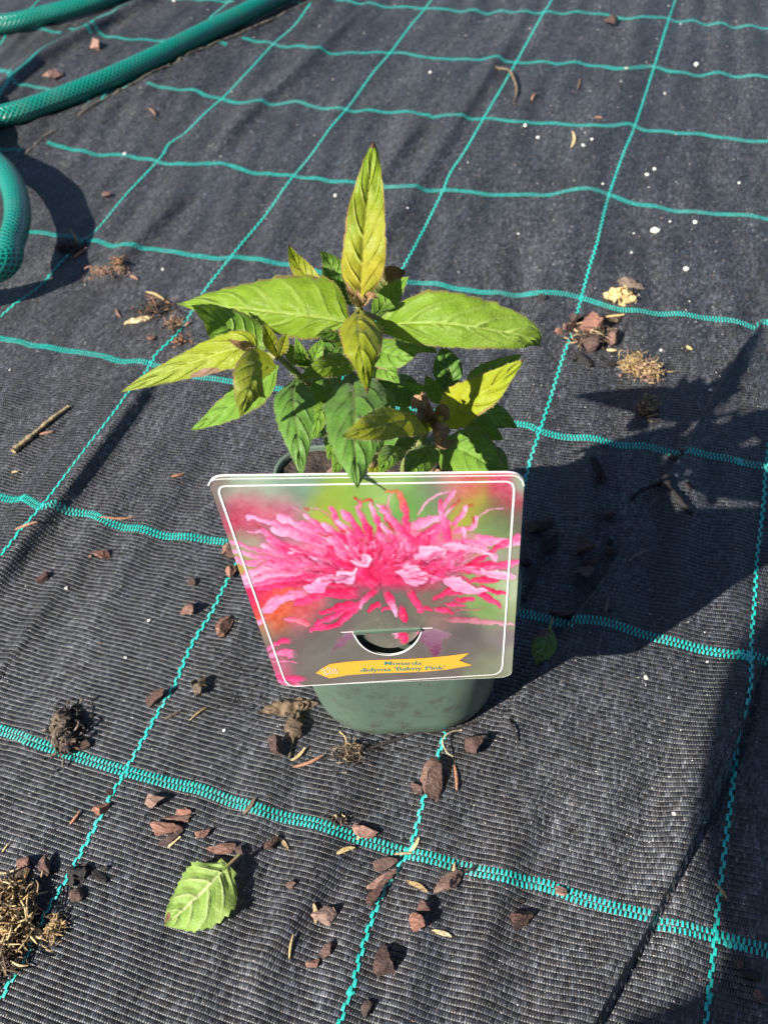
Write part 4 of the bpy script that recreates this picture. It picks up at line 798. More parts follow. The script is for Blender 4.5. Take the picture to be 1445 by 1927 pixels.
L([(826, 836, .004), (860, 842, -.010), (905, 864, -.022), (952, 905, -.036)], 104, 'mid', (.85, .5, .1), 'serrated green leaf lying over the pot edge', fold=.06, droop=.18, quilt=.12, hairs=160, wide=.34, serr=.09)
L([(812, 838, .000), (798, 855, -.016), (782, 880, -.028), (768, 912, -.038)], 62, 'mid', (.85, .5, .1), fold=.12, droop=.2, serr=.08)
L([(905, 838, .018), (925, 855, .012), (940, 870, .006), (956, 892, .0)], 44, 'mid', (.8, .5, 0), fold=.1, droop=.2, hairs=60)
L([(700, 850, .02), (720, 820, .02), (740, 800, .02), (760, 790, .02)], 60, 'dark', (.8, .5, 0), fold=.1, droop=.2, hairs=0)
L([(790, 850, .03), (770, 820, .03), (755, 800, .03), (738, 780, .03)], 60, 'dark', (.8, .5, 0), fold=.1, droop=.2, hairs=0)
L([(650, 838, .046), (642, 856, .036), (636, 872, .03), (628, 898, .022)], 34, 'mid', (.8, .5, 0), fold=.1, droop=.2, hairs=60)
L([(715, 850, .03), (708, 870, .02), (702, 890, .012), (694, 915, .004)], 26, 'rd', (.8, .5, 0), fold=.2, droop=.2, hairs=60)
L([(880, 800, .034), (905, 790, .04), (925, 792, .04), (950, 805, .036)], 50, 'dark', (.7, .6, 0), fold=.1, droop=.2, hairs=0)
L([(628, 815, .034), (612, 808, .030), (596, 812, .026), (578, 826, .022)], 40, 'dark', (.8, .5, 0), fold=.1, droop=.2, hairs=0)
L([(640, 812, .038), (625, 790, .04), (610, 778, .042), (590, 770, .042)], 44, 'dark', (.8, .5, 0), fold=.1, droop=.2, hairs=0)
for pts, w, mt in (([(690, 690, .012), (712, 690, .0), (730, 700, -.008), (752, 722, -.014)], 50, 'mid'), ([(700, 730, .004), (716, 750, -.012), (726, 772, -.024), (738, 800, -.032)], 54, 'mid'), ([(735, 760, .012), (760, 745, .016), (780, 735, .018), (808, 730, .016)], 46, 'mid'), ([(640, 700, .010), (615, 720, -.004), (598, 742, -.014), (580, 770, -.022)], 48, 'mid'),
 ([(600, 720, .008), (570, 735, -.006), (545, 752, -.014), (515, 775, -.020)], 54, 'mid'), ([(585, 690, .004), (560, 672, .006), (545, 660, .006), (528, 640, .004)], 34, 'mid'), ([(660, 650, .016), (640, 632, .014), (622, 628, .012), (596, 632, .008)], 42, 'mid'), ([(740, 640, .012), (770, 640, .014), (795, 648, .014), (822, 664, .010)], 48, 'mid'), ([(880, 770, .026), (900, 748, .034), (915, 735, .038), (940, 722, .038)], 46, 'dark'), ([(865, 830, .010), (895, 815, .010), (920, 815, .006), (948, 828, .0)], 52, 'mid'),
 ([(760, 840, .010), (742, 850, -.004), (728, 866, -.014), (716, 892, -.022)], 48, 'mid'), ([(720, 800, .012), (700, 830, .002), (690, 850, -.006), (684, 880, -.014)], 44, 'dark'), ([(600, 790, .02), (580, 800, .014), (560, 815, .008), (542, 838, .002)], 46, 'dark'), ([(785, 820, .012), (770, 800, .016), (762, 782, .018), (758, 760, .018)], 44, 'mid'), ([(640, 800, .024), (630, 822, .016), (626, 840, .010), (618, 866, .002)], 40, 'mid'), ([(850, 850, .022), (872, 836, .026), (890, 832, .026), (915, 838, .022)], 44, 'dark')):
    L(pts, w, mt, (.8, .4, .15), fold=.12, droop=.22, hairs=50, quilt=.09)
# withered bud of the right shoot
L([(812, 800, -.010), (803, 785, -.018), (797, 765, -.020), (795, 738, -.018)], 36, 'dry', fold=.9, droop=.2, wave=.25, hairs=80, wide=.45)
L([(808, 790, -.012), (800, 770, -.022), (790, 757, -.024), (800, 745, -.024)], 34, 'dry', fold=-.6, droop=.2, wave=.25, hairs=60, wide=.5)
L([(805, 786, -.012), (820, 800, -.026), (832, 820, -.030), (838, 836, -.028), (858, 828, -.026)], 40, 'dry', fold=-.7, droop=.2, wave=.2, hairs=80, wide=.3)
L([(818, 792, -.010), (828, 780, -.018), (834, 778, -.020), (842, 784, -.022)], 30, 'dry', fold=-.4, droop=.3, hairs=80, wide=.5)
# tiny leaves at the tip of the main shoot
L([(674, 578, .006), (664, 560, .004), (658, 548, .002), (650, 530, .004)], 13, 'dry', fold=.7, droop=.1, hairs=60)
L([(676, 576, .004), (674, 565, .0), (673, 556, -.002), (672, 545, 0)], 14, 'dry', fold=.5, droop=.1, hairs=60)
L([(680, 578, .004), (690, 562, .0), (700, 556, -.002), (712, 562, -.002)], 15, 'dry', fold=.6, droop=.1, hairs=60)
# stems ----------------------------------------------------------------------
ms = NT('hairy_green_stem'); ms.set(Base_Color=ms.mix(ms.mapr(ms.noise(ms.obj(), 120, 3), .4, .65), (.14, .19, .045), (.20, .12, .075)), Roughness=.55); MAT_STEM = ms.m
def stem(pts, r0, r1, fuzz=500, name='stem'):
    P = smooth_path(np.array(pts), 30); V, Fc = tube(P, np.linspace(r0, r1, 30), 8); V = list(V); Fc = [tuple(q) for q in Fc]; nf = len(Fc); rnd = np.random.default_rng(len(V) + int(1e4 * r0))
    for _ in range(fuzz):
        k = int(rnd.integers(240)); p = V[k]; e = nrm(p - P[k // 8] + rnd.normal(0, .0004, 3)) * rnd.uniform(.0008, .0018); q = nrm(np.cross(e, rnd.normal(0, 1, 3))) * .00004
        o = len(V); V += [p - q, p + q, p + e]; Fc.append((o, o + 1, o + 2))
    o = mesh(name, V, Fc, MAT_STEM, plant); o.data.materials.append(MAT_HAIR); mi = np.zeros(len(o.data.polygons), np.int32); mi[nf:] = 1; o.data.polygons.foreach_set('material_index', mi); o.matrix_parent_inverse = PINV
gb = lambda d, s: POT + HF * d + np.array([.918, .397, 0]) * s + np.array([0, 0, POT_H - .014])
stem([gb(.020, -.008), at(690, 760, .016), at(682, 650, .016), at(676, 572, .008)], .0022, .0014, 700)
stem([gb(.024, -.016), at(640, 790, .012), at(575, 720, -.004), at(522, 668, -.012)], .0019, .0012, 700)
stem([gb(.020, .008), at(760, 880, .012), at(790, 835, -.002), at(810, 790, -.010)], .0019, .0012, 700)
stem([gb(.030, .016), at(830, 830, .026), at(842, 780, .026), at(845, 730, .028)], .0015, .0010, 200)
for a_, b_ in (((522, 672, -.012), (487, 668, -.004)), ((676, 590, .010), (716, 602, .010)), ((560, 712, -.006), (590, 705, .004)), ((640, 700, .006), (664, 700, .002)), ((800, 850, 0.), (826, 836, .004)), ((690, 640, .012), (672, 682, .0))):
    stem([at(*a_), (at(*a_) + at(*b_)) / 2 + np.array([0, 0, .0006]), at(*b_)], .0011, .0010, 160, 'leaf_stalk')
# ------------------------------------------------------------------ litter on the fabric
def chip_material(name, cols, sc_=1.0):
    m = NT(name); p = m.obj(); oi = m.n('ShaderNodeObjectInfo').outputs['Random']
    st = m.n('ShaderNodeVectorMath', operation='MULTIPLY'); m.put(st.inputs[0], p); st.inputs[1].default_value = (1, 3.2, 3.2)
    n = m.noise(st.outputs[0], 260 * sc_, 5, .68); n2 = m.noise(p, 90 * sc_, 3)
    c = m.ramp(n, [(.28, cols[0]), (.5, cols[1]), (.72, cols[2])])
    c = m.mix(m.math('MULTIPLY', m.mapr(n2, .45, .7), .5), c, cols[0])
    hsv = m.n('ShaderNodeHueSaturation'); m.put(hsv.inputs['Value'], m.mapr(oi, 0, 1, .65, 1.25)); m.put(hsv.inputs['Saturation'], m.mapr(m.math('FRACT', m.math('MULTIPLY', oi, 7.3)), 0, 1, .8, 1.1)); m.put(hsv.inputs['Color'], c)
    m.set(Base_Color=hsv.outputs[0], Roughness=.8, Normal=m.bump(n, .0012, .9)); return m.m
MC = dict(red=chip_material('reddish_bark', ((.055, .026, .019), (.175, .085, .062), (.33, .19, .145))),
          dark=chip_material('dark_bark', ((.022, .012, .010), (.068, .034, .027), (.15, .085, .068))),
          tan=chip_material('pale_bark', ((.09, .045, .03), (.24, .135, .10), (.40, .26, .20))),
          black=chip_material('dark_humus', ((.006, .005, .005), (.016, .012, .011), (.04, .03, .026))),
          straw=chip_material('straw', ((.22, .14, .055), (.46, .33, .15), (.66, .52, .29))),
          orange=chip_material('orange_needle', ((.13, .05, .025), (.33, .15, .08), (.48, .27, .17))),
          wood=chip_material('tan_wood', ((.17, .095, .035), (.40, .25, .11), (.58, .40, .21))),
          dleaf=chip_material('withered_leaf', ((.035, .022, .014), (.11, .075, .045), (.22, .16, .10))),
          grey=chip_material('grey_withered_leaf', ((.05, .035, .026), (.13, .10, .08), (.22, .18, .15))),
          perl=chip_material('white_perlite', ((.45, .43, .38), (.62, .60, .55), (.75, .73, .68))))
import bmesh
def ico(sub=3):
    bm = bmesh.new(); bmesh.ops.create_icosphere(bm, subdivisions=sub, radius=1.0); V = np.array([v.co[:] for v in bm.verts]); Fc = [tuple(v.index for v in f.verts) for f in bm.faces]; bm.free(); return V, Fc
ICO3, ICO2, ICO1 = ico(3), ico(2), ico(1)
def gdir(u, v, ang, L_):                       # ground endpoints of a segment drawn in the photo
    du, dv = math.cos(math.radians(ang)) * L_ / 2, -math.sin(math.radians(ang)) * L_ / 2
    return G(u - du, v - dv), G(u + du, v + dv)
CNT = [0]
def chip(u, v, w, h, ang=0., mat='red', label_=None, cat='bark chip', group=None, name='bark_chip', tall=.5, facet=1., sub=3):
    """broken lump of bark: w px long, h px across, turned by ang in the picture"""
    CNT[0] += 1; rnd = np.random.default_rng(100 + CNT[0])
    a, b = gdir(u, v + h * .12, ang, w); c, d = gdir(u, v + h * .12, ang + 90, h)
    X = (b - a)[:2]; lx = np.linalg.norm(X) / 2; Y = np.array([-X[1], X[0]]) / (2 * lx); ly = min(np.linalg.norm((d - c)[:2]) / 2 * .86, lx * 1.25)
    X = X / (2 * lx); lx *= 1.24; ly *= 1.28; lz = max(.0011, min(lx, ly) * tall * 1.5)
    V0, Fc = ICO3 if sub == 3 else ICO2; V = V0.copy()
    # split faces: clip by random planes so it breaks like bark
    for _ in range(int(9 * facet)):
        n = nrm(rnd.normal(0, 1, 3) * np.array([.8, 1.1, 1.1])); k = rnd.uniform(.28, .62); dd = V @ n - k; V = V - np.where(dd > 0, dd, 0)[:, None] * n
    nz = np.array([mnoise.fractal(Vector(tuple(p * np.array([1.6, 6.5, 6.5]) + CNT[0] * 3.7)), 1, 2, 3) for p in V]); V = V * (1 + .17 * nz)[:, None]
    V = V / np.abs(V).max(0); V = V * np.array([lx, ly, lz]); V[:, 2] -= V[:, 2].min()
    cen = (a + b) / 2; R2 = np.column_stack([X, Y]); xy = V[:, :2] @ R2.T
    o = mesh(name, np.column_stack([xy, V[:, 2]]), Fc, MC[mat], smooth=False)
    o.location = (cen[0], cen[1], float(hgt(cen[None, :2])[0]) - .0003)
    tag(o, label_ or 'small reddish brown bark chip lying loose on the fabric', cat, group); return o
def sliver(u, v, L_, ang, mat='orange', label_=None, cat='needle', group=None, name='conifer_needle', wpx=5., bend=.06, husk=False, lift=.0008):
    CNT[0] += 1; rnd = np.random.default_rng(900 + CNT[0]); a, b = gdir(u, v, ang, L_); k = mpp((a + b) / 2); w = wpx * k / 2
    n = 14; s = np.linspace(0, 1, n); side = np.array([-(b - a)[1], (b - a)[0], 0]); P = a[None] * (1 - s[:, None]) + b[None] * s[:, None] + side[None] * (rnd.choice([-1, 1]) * bend * np.sin(s * math.pi))[:, None]
    P[:, 2] = hgt(P[:, :2]) + w * .5 + .0002 + lift * rnd.uniform(.3, 1.6) * s
    V, Fc = tube(P, w * np.maximum(.12, np.sin(np.clip(s * .93 + .05, 0, 1) * math.pi) ** .55), 7)
    if husk:
        C_ = P.repeat(7, 0); off = V - C_; V = C_ + off * np.array([1, 1, .45]); top = off[:, 2] > .3 * w; V[top, 2] -= w * .55
    o = mesh(name, V - a, [tuple(q) for q in Fc] + [tuple(range(6, -1, -1)), tuple(range(len(V) - 7, len(V)))], MC[mat]); o.location = a
    tag(o, label_ or 'thin orange brown conifer needle on the fabric', cat, group); return o
def crumple(u, v, w, h, ang, mat, label_, cat='dry leaf', name='dry_leaf', tall=.45, seed=1, curl=1.0):
    """withered leaf: blade curled and crumpled"""
    rnd = np.random.default_rng(seed); a, b = gdir(u, v, ang, w); k = mpp((a + b) / 2); hw = h * k / 2; z = h * k * tall
    C = [a + np.array([0, 0, .001]), a * .65 + b * .35 + np.array([0, 0, z]), a * .3 + b * .7 + np.array([0, 0, z * .8]), b + np.array([0, 0, .0012])]
    V, Fc, UV, nf = leaf_mesh(C, hw, (.1, -.2, 1), fold=.25, droop=.9 * curl, wave=.35, quilt=.2, seed=seed, hairs=0, nu=30, nt=17, wide=.45, serr=.2)
    nz = np.array([mnoise.noise_vector(Vector(tuple(p * 320 + seed))) [:] for p in V]); V = V + nz * hw * .42
    V[:, 2] = np.maximum(V[:, 2], hgt(V[:, :2]) + .0003); V2 = V - np.array([0, 0, .00035]); nV = len(V)
    o = mesh(name, np.concatenate([V, V2]) - a, list(Fc) + [tuple(i + nV for i in q[::-1]) for q in Fc], MC[mat]); o.location = a; tag(o, label_, cat); return o
def fibres(u, v, w, h, mat, label_, n=120, cat='straw clump', name='straw_clump', tall=.5, mats=None, seed=2, thick=.00028, crumbs=25):
    """tuft of dry stems and root fibres, with crumbs held in it"""
    rnd = np.random.default_rng(seed); c = G(u, v); k = mpp(c); rx, ry = w * k / 2, h * k / 2 * 1.1; e = empty(name, tuple(c)); tag(e, label_, cat)
    rt = nrm(np.array([.945, .316, 0])); fw = np.array([-rt[1], rt[0], 0])
    groups = {}
    for i in range(n):
        p = rnd.normal(0, .42, 2); z = abs(rnd.normal(0, .35)) * tall * min(rx, ry) * 2; q = rt * p[0] * rx + fw * p[1] * ry + np.array([0, 0, z + .0006])
        d = nrm(np.array([rnd.normal(), rnd.normal(), rnd.normal() * .45])); ln = rnd.uniform(.3, 1.0) * min(rx, ry) * .9
        pts = [q - d * ln * .5, q + rnd.normal(0, .12, 3) * ln, q + d * ln * .5]; P = smooth_path(np.array(pts), 7); P[:, 2] = np.maximum(P[:, 2], hgt(P[:, :2] + c[:2]) - c[2] + .0004)
        groups.setdefault(rnd.choice(mats or [mat]), []).append(tube(P, thick * rnd.uniform(.5, 1.6) * np.array([.5, .9, 1, 1, 1, .8, .3]), 5))
    for mm, lst in groups.items(): V, Fc = join(lst); o = mesh('dry_fibres', V, Fc, MC[mm], e); o['kind'] = 'stuff'
    lst = []
    for i in range(crumbs):
        p = rnd.normal(0, .4, 2); q = rt * p[0] * rx + fw * p[1] * ry; r = rnd.uniform(.0006, .0016); V = ICO1[0] * rnd.uniform(.6, 1.2, (len(ICO1[0]), 1)) * r + q; V[:, 2] += r * .7 + hgt((q + c)[None, :2])[0] - c[2]; lst.append((V, ICO1[1]))
    if lst: V, Fc = join(lst); o = mesh('humus_crumbs', V, Fc, MC[{'orange': 'dark', 'straw': 'tan', 'tan': 'tan'}.get(mat, 'black')], e, smooth=False); o['kind'] = 'stuff'
    return e
def twig(px, r, mat, label_, lift=.0, name='twig', cat='twig', z=None):
    P = smooth_path(np.array([G(*p) for p in px]), 24); P[:, 2] = hgt(P[:, :2]) + r * .9 + (lift * np.sin(np.linspace(0, math.pi, 24)) if lift else 0)
    rnd = np.random.default_rng(int(px[0][0])); V, Fc = tube(P, r * (1 + .25 * rnd.normal(0, 1, 24).clip(-1.5, 1.5)) * np.linspace(1.1, .7, 24), 7)
    o = mesh(name, V - P[0], [tuple(q) for q in Fc] + [tuple(range(6, -1, -1)), tuple(range(len(V) - 7, len(V)))], MC[mat]); o.location = P[0]; tag(o, label_, cat); return o

# --- bark: (u, v, w, h, angle, material, label, group)
g1, g2, g3, g4 = 'bark chips by the fallen leaf', 'bark chips in front of the pot', 'bark chips in the plant shadow', 'bark chips left of the pot'
CH = [
 (78, 1091, 32, 13, 38, 'dark', 'thin dark red bark sliver on plain fabric left of the label', None), (434, 1074, 24, 29, 80, 'red', 'pitted brown bark chip touching the label edge on the teal thread', None), (430, 1040, 20, 26, 70, 'red', 'upright brown bark chip at the label edge by the teal band', None),
 (365, 1095, 18, 14, 20, 'dark', 'small dark bark crumb left of the label', None), (356, 1148, 28, 20, 30, 'red', 'two-lobed reddish bark chip left of the label', None), (426, 1171, 52, 21, 55, 'red', 'rolled brown bark stick beside the label', None),
 (297, 1316, 40, 19, 28, 'dark', 'dark red wedge of bark on the teal thread left of the pot', None), (194, 1042, 30, 18, -8, 'red', 'flat brown bark chip below the left teal band', None), (172, 1046, 9, 9, 0, 'red', 'tiny bark crumb beside flat brown bark chip', None),
 (294, 1509, 36, 24, 5, 'tan', 'pale pink bark chip below the teal band crossing', None), (192, 1522, 25, 21, 0, 'red', 'square bark chip covering the teal thread', None), (207, 1491, 11, 15, 60, 'dark', 'tiny dark bark crumb on the teal thread', None),
 (348, 1526, 26, 16, 10, 'red', 'small bark chip on top of the bark pile', g1), (329, 1542, 52, 16, 0, 'red', 'long flat bark chip in the middle of the bark pile', None), (308, 1561, 64, 24, 8, 'red', 'largest slab of bark in the pile by the fallen leaf', None), (324, 1577, 46, 15, 30, 'dark', 'dark splintered bark under the bark pile', None),
 (384, 1564, 20, 34, 80, 'red', 'upright bark chip between bark pile and fallen leaf', None), (419, 1592, 48, 25, 0, 'red', 'reddish flat bark chip touching the fallen leaf', None), (450, 1597, 16, 28, 70, 'dark', 'narrow bark chip beside fallen leaf stalk', None),
 (88, 1631, 40, 25, 70, 'red', 'rounded reddish bark chip with long shadow by the straw clump', None), (52, 1624, 26, 30, 60, 'red', 'orange-brown bark chip above the straw clump', None), (142, 1690, 38, 24, 60, 'dark', 'pointed bark flake left of the fallen leaf', None), (199, 1636, 13, 12, 0, 'black', 'black humus crumb left of the fallen leaf', None), (185, 1645, 42, 15, -45, 'black', 'black curled bark strip left of the fallen leaf', None),
 (521, 1412, 33, 34, 30, 'dark', 'round dark bark nugget by the pot front', None), (890, 1406, 46, 40, 20, 'dark', 'dark red cracked bark nugget right of the pot front', None), (812, 1467, 62, 44, 68, 'red', 'large ridged bark chunk on the teal thread below the pot', None), (784, 1483, 21, 25, 80, 'dark', 'small bark piece leaning on the ridged chunk', None),
 (513, 1589, 26, 26, 0, 'dark', 'round dark bark ball with a yellow husk beside it', None), (688, 1565, 42, 24, -20, 'red', 'thin bark flake lying across the teal band', None), (729, 1624, 46, 22, 10, 'dark', 'dark bark chip just below the teal crossing', None), (719, 1652, 54, 26, 25, 'red', 'red-brown bark slab below the teal crossing', None), (705, 1682, 46, 24, 42, 'dark', 'dark bark splinter beside the teal thread', None),
 (836, 1665, 68, 34, 25, 'tan', 'long pale pink bark chip right of the teal crossing', None), (551, 1662, 17, 18, 0, 'red', 'tiny lone bark crumb between fallen leaf and teal thread', None), (615, 1719, 36, 38, 50, 'tan', 'square pale bark chip next to a straw husk', None), (793, 1709, 25, 26, 40, 'dark', 'dark bark flake stacked against a brown chip', None), (781, 1741, 34, 36, 70, 'red', 'brown bark chip under the dark flake', None),
 (615, 1790, 32, 21, 60, 'dark', 'narrow dark bark chip on a crease of the fabric', None), (591, 1814, 25, 16, 15, 'red', 'small oval bark chip below the narrow dark chip', None), (717, 1812, 54, 52, 50, 'dark', 'broad grey-brown bark flake with frayed edge', None), (693, 1895, 34, 22, 65, 'dark', 'pointed bark chip beside the teal thread end', None),
 (972, 1729, 50, 42, 20, 'dark', 'velvety dark red bark nugget below the teal band', None), (980, 1694, 14, 12, 0, 'black', 'black crumb above the velvety bark nugget', None), (1052, 1679, 26, 20, -20, 'tan', 'pale bark pebble on the teal band', None), (1391, 1812, 24, 26, 60, 'dark', 'brown bark chip in the deep shade below the teal band', None), (1407, 1833, 42, 22, -20, 'black', 'black bark flake in the deep shade', None), (1429, 1873, 28, 22, -20, 'red', 'brown bark flake in the lower shaded corner', None),
 (1018, 558, 19, 15, 10, 'black', 'black crumb on the teal band behind the plant', None), (1068, 620, 18, 24, 70, 'dark', 'upright dark chip at the edge of the litter pile', None), (1083, 606, 28, 19, 0, 'dark', 'dark bark chip on top of the litter pile', None), (1087, 628, 30, 12, -35, 'black', 'black splinter across the litter pile', None), (1114, 620, 42, 26, 10, 'red', 'brown bark lump in the litter pile', None), (1154, 641, 24, 19, 0, 'red', 'reddish bark chip right of the litter pile', None), (1114, 656, 34, 20, 30, 'dark', 'dark bark lump below the litter pile', None), (1101, 681, 38, 15, -42, 'black', 'long black splinter below the litter pile', None), (1080, 673, 17, 15, 0, 'black', 'black rounded crumb below the litter pile', None), (1148, 688, 20, 14, 0, 'black', 'black crumb left of the fibrous straw clump', None), (1052, 624, 10, 16, 80, 'orange', 'small orange chip left of the litter pile', None),
 (1297, 915, 15, 14, 0, 'dark', 'small round bark crumb in the leaf shadow', g3), (1140, 972, 24, 22, 30, 'dark', 'round dark bark chip in the pot shadow', None), (996, 994, 36, 26, 0, 'dark', 'dark bark lump in shadow by the label edge', None), (1022, 990, 30, 20, 30, 'dark', 'bark flake in shadow next to the label lump', None), (1100, 1033, 40, 30, -10, 'dark', 'largest bark slab in the pot shadow', None), (1110, 1058, 28, 16, 20, 'dark', 'small bark flake below the shaded slab', None), (1097, 1081, 34, 30, 30, 'dark', 'ridged bark nugget in the pot shadow', None), (1146, 1020, 15, 14, 0, 'black', 'black crumb above another in the pot shadow', None), (1147, 1038, 20, 16, 10, 'dark', 'dark bark crumb right of the shaded slab', None), (1060, 1153, 54, 16, 10, 'dark', 'long bark strip on the shaded teal band', None), (988, 1061, 22, 14, 0, 'black', 'black crumb in shadow beside the label', None),
 (1152, 45, 24, 11, -5, 'dark', 'dark bark flake far back between teal threads', None), (184, 89, 18, 12, -40, 'tan', 'pale curled chip between the two hoses', None), (102, 146, 18, 12, -20, 'red', 'reddish chip left between the hoses', None), (203, 371, 13, 10, 20, 'tan', 'pinkish pebble right of the hose coil', None), (287, 637, 13, 10, 20, 'red', 'tiny red chip left of the plant above the teal band', None), (156, 1407, 34, 14, 30, 'dark', 'flat bark strip beside the withered clump on the teal band', None), (1352, 1003 - 0, 1, 1, 0, 'dark', None, None)]
for u, v, w, h, a, m_, l_, g_ in CH:
    if l_: chip(u, v, w, h, a, m_, l_, group=g_, tall=.55 if h > 18 else .45)
# --- needles, straw and husks
NE = [
 (288, 213, 20, -50, 'orange', 5, 'short orange needle behind the plant near the hose', 0), (220, 975, 62, -2, 'orange', 5, 'long pinkish needle lying on the left teal band', 0), (50, 992, 46, 17, 'orange', 6, 'orange needle at the teal thread left of the label', 0), (335, 896, 24, 12, 'orange', 5, 'short pink needle left of the label top', 0), (30, 890, 14, 5, 'straw', 4, 'tiny straw bit near the tan stick', 0), (88, 817, 26, 10, 'orange', 5, 'pink needle resting against the tan stick', 0),
 (143, 1540, 34, 50, 'orange', 6, 'orange needle below the left teal band', 0), (12, 1596, 22, 50, 'straw', 4, 'thin straw near the straw clump', 0), (325, 1348, 34, 28, 'dleaf', 6, 'brown stalk piece left of the pot', 0), (373, 1345, 42, 38, 'straw', 4, 'straw stalk left of the pot', 0), (561, 1421, 36, 40, 'straw', 7, 'yellow husk below the withered leaf', 1), (580, 1434, 64, 20, 'orange', 7, 'long salmon needle below the withered leaf', 0), (857, 1466, 50, -85, 'orange', 7, 'upright orange needle right of the ridged bark chunk', 0),
 (651, 1603, 36, 18, 'straw', 10, 'plump straw husk below the teal band', 1), (682, 1573, 28, 38, 'straw', 8, 'yellow husk on the bark flake across the band', 1), (779, 1591, 32, 55, 'straw', 8, 'pale husk standing at the teal crossing', 1), (758, 1608, 34, 3, 'straw', 5, 'pale straw lying across the teal crossing', 0), (785, 1671, 44, -28, 'straw', 11, 'open brown husk left of the long pale bark', 1), (855, 1636, 22, 85, 'straw', 6, 'short straw above the long pale bark', 0), (592, 1721, 40, -86, 'straw', 9, 'upright straw husk beside square pale bark', 1), (549, 1783, 46, 80, 'straw', 5, 'thin upright straw on the lower fabric', 0), (831, 1759, 40, -18, 'straw', 10, 'curled yellow husk below the brown bark chip', 1), (532, 1588, 36, -52, 'straw', 8, 'yellow husk beside the round bark ball', 1), (469, 1518, 38, 52, 'dleaf', 9, 'olive seed husk lying on the teal band', 1), (329, 1586, 32, 40, 'straw', 8, 'pale straw husk under the bark pile', 1),
 (1355, 1679, 38, -55, 'straw', 7, 'straw husk on the shaded teal thread', 1), (1088, 160, 20, 75, 'dleaf', 5, 'small brown stalk far back', 0), (1004, 184, 15, 60, 'orange', 5, 'orange needle beside the curved twig', 0), (1075, 265, 27, 85, 'straw', 6, 'yellow husk behind the plant near pale grit', 1), (1156, 597, 36, 5, 'straw', 8, 'tan husk above the litter pile', 1), (1150, 661, 19, -10, 'straw', 6, 'short straw right of the litter pile', 0), (1296, 657, 14, -40, 'straw', 6, 'short straw bit right of the fibrous clump', 0), (1126, 223, 14, -10, 'orange', 4, 'tiny orange needle behind the plant', 0),
 (141, 448, 30, -65, 'straw', 5, 'straw in the crumbs by the hose', 0), (152, 478, 32, 35, 'orange', 6, 'pinkish needle in the crumbs by the hose', 0), (253, 525, 18, -30, 'orange', 5, 'short orange needle left of the broad leaf', 0), (224, 591, 18, -60, 'orange', 5, 'short orange needle by the left litter', 0), (298, 562, 50, -27, 'straw', 5, 'long straw behind the broad left leaf', 0), (354, 612, 12, 30, 'orange', 6, 'tiny tan husk beside the teal thread under the leaf', 0),
 (1201, 1047, 46, 28, 'grey', 5, 'grey stalk in the pot shadow', 0), (1142, 1140, 32, 78, 'grey', 7, 'pale stalk in shadow above the teal band', 0), (1148, 1420 - 260, 0, 0, 'straw', 0, None, 0)]
for u, v, l_, a, m_, w_, lb, hk in NE:
    if lb: sliver(u, v, l_, a, m_, lb, 'husk' if hk else ('needle' if m_ == 'orange' else 'straw'), name='seed_husk' if hk else ('conifer_needle' if m_ == 'orange' else 'straw_piece'), wpx=w_, husk=bool(hk), bend=.08 if hk else .04)
twig([(27, 852), (60, 825), (95, 795), (131, 768)], .0019, 'straw', 'tan split wooden stick on the fabric left of the plant')
twig([(930, 126), (955, 137), (966, 155), (972, 175), (966, 197)], .0016, 'dleaf', 'curved brown twig on the teal thread behind the plant', lift=.003)
twig([(984, 1132), (1000, 1105), (1012, 1075), (1018, 1040)], .0016, 'black', 'bent dark twig in shadow beside the label', lift=.003)
twig([(1186, 942), (1210, 929), (1243, 912)], .0013, 'black', 'thin dark twig in the leaf shadow', lift=.003)
twig([(1248, 905), (1256, 930), (1275, 955), (1300, 972)], .0026, 'black', 'thick twisted dark stalk in the leaf shadow', lift=.004)
twig([(600, 1432), (680, 1415), (740, 1398), (790, 1384), (850, 1376), (905, 1355)], .0007, 'black', 'dark root strand trailing along the pot base', lift=.002, name='root_strand', cat='root')
twig([(868, 1374), (845, 1385), (833, 1402), (840, 1420), (852, 1424)], .0004, 'straw', 'thin curled pale root by the pot base', lift=.004, name='root_strand', cat='root')
twig([(640, 1378), (652, 1395), (650, 1420)], .0004, 'straw', 'thin pale root hanging below the pot front', lift=.002, name='root_strand', cat='root')
twig([(957, 1355), (965, 1375), (975, 1395)], .0006, 'black', 'thin dark stem right of the pot base', lift=.002)
# --- withered leaves and tufts
crumple(545, 1334, 110, 34, 8, 'dleaf', 'crumpled brown dry leaf against the pot corner', seed=4, tall=.35)
crumple(556, 1366, 78, 34, 75, 'dleaf', 'folded brown dry leaf standing by the pot corner', seed=6, tall=.5)
twig([(553, 1392), (548, 1410), (545, 1428)], .0008, 'dleaf', 'dry leaf stalk by the round bark nugget')
crumple(1166, 563, 66, 40, -10, 'straw', 'tan curled dry leaf by the back teal band', seed=8, tall=.4)
crumple(1184, 537, 54, 24, -18, 'grey', 'grey-brown dry leaf scrap behind the tan one', seed=9, tall=.4)
crumple(1140, 612, 60, 22, 25, 'dleaf', 'dry leaf scrap on the litter pile', seed=10, tall=.4)
crumple(262, 605, 56, 17, 12, 'straw', 'curled tan leaf scrap left of the plant', seed=12, tall=.4)
crumple(149, 1650, 50, 40, 40, 'black', 'black glossy curled leaf beside the teal thread', seed=13, tall=.4)
crumple(40, 1650, 46, 24, 30, 'dleaf', 'dark dry leaf above the straw clump', seed=14, tall=.4)
crumple(378, 1296, 40, 26, 65, 'dleaf', 'small dried flower head left of the pot', cat='dry flower', name='dried_flower', seed=15, tall=.7, curl=.5)
crumple(1036, 1026, 40, 26, 60, 'black', 'curled dark leaf in shadow beside the label', seed=16)
crumple(1124, 880, 50, 16, -60, 'black', 'thin curled dry leaf in the leaf shadow', seed=17)
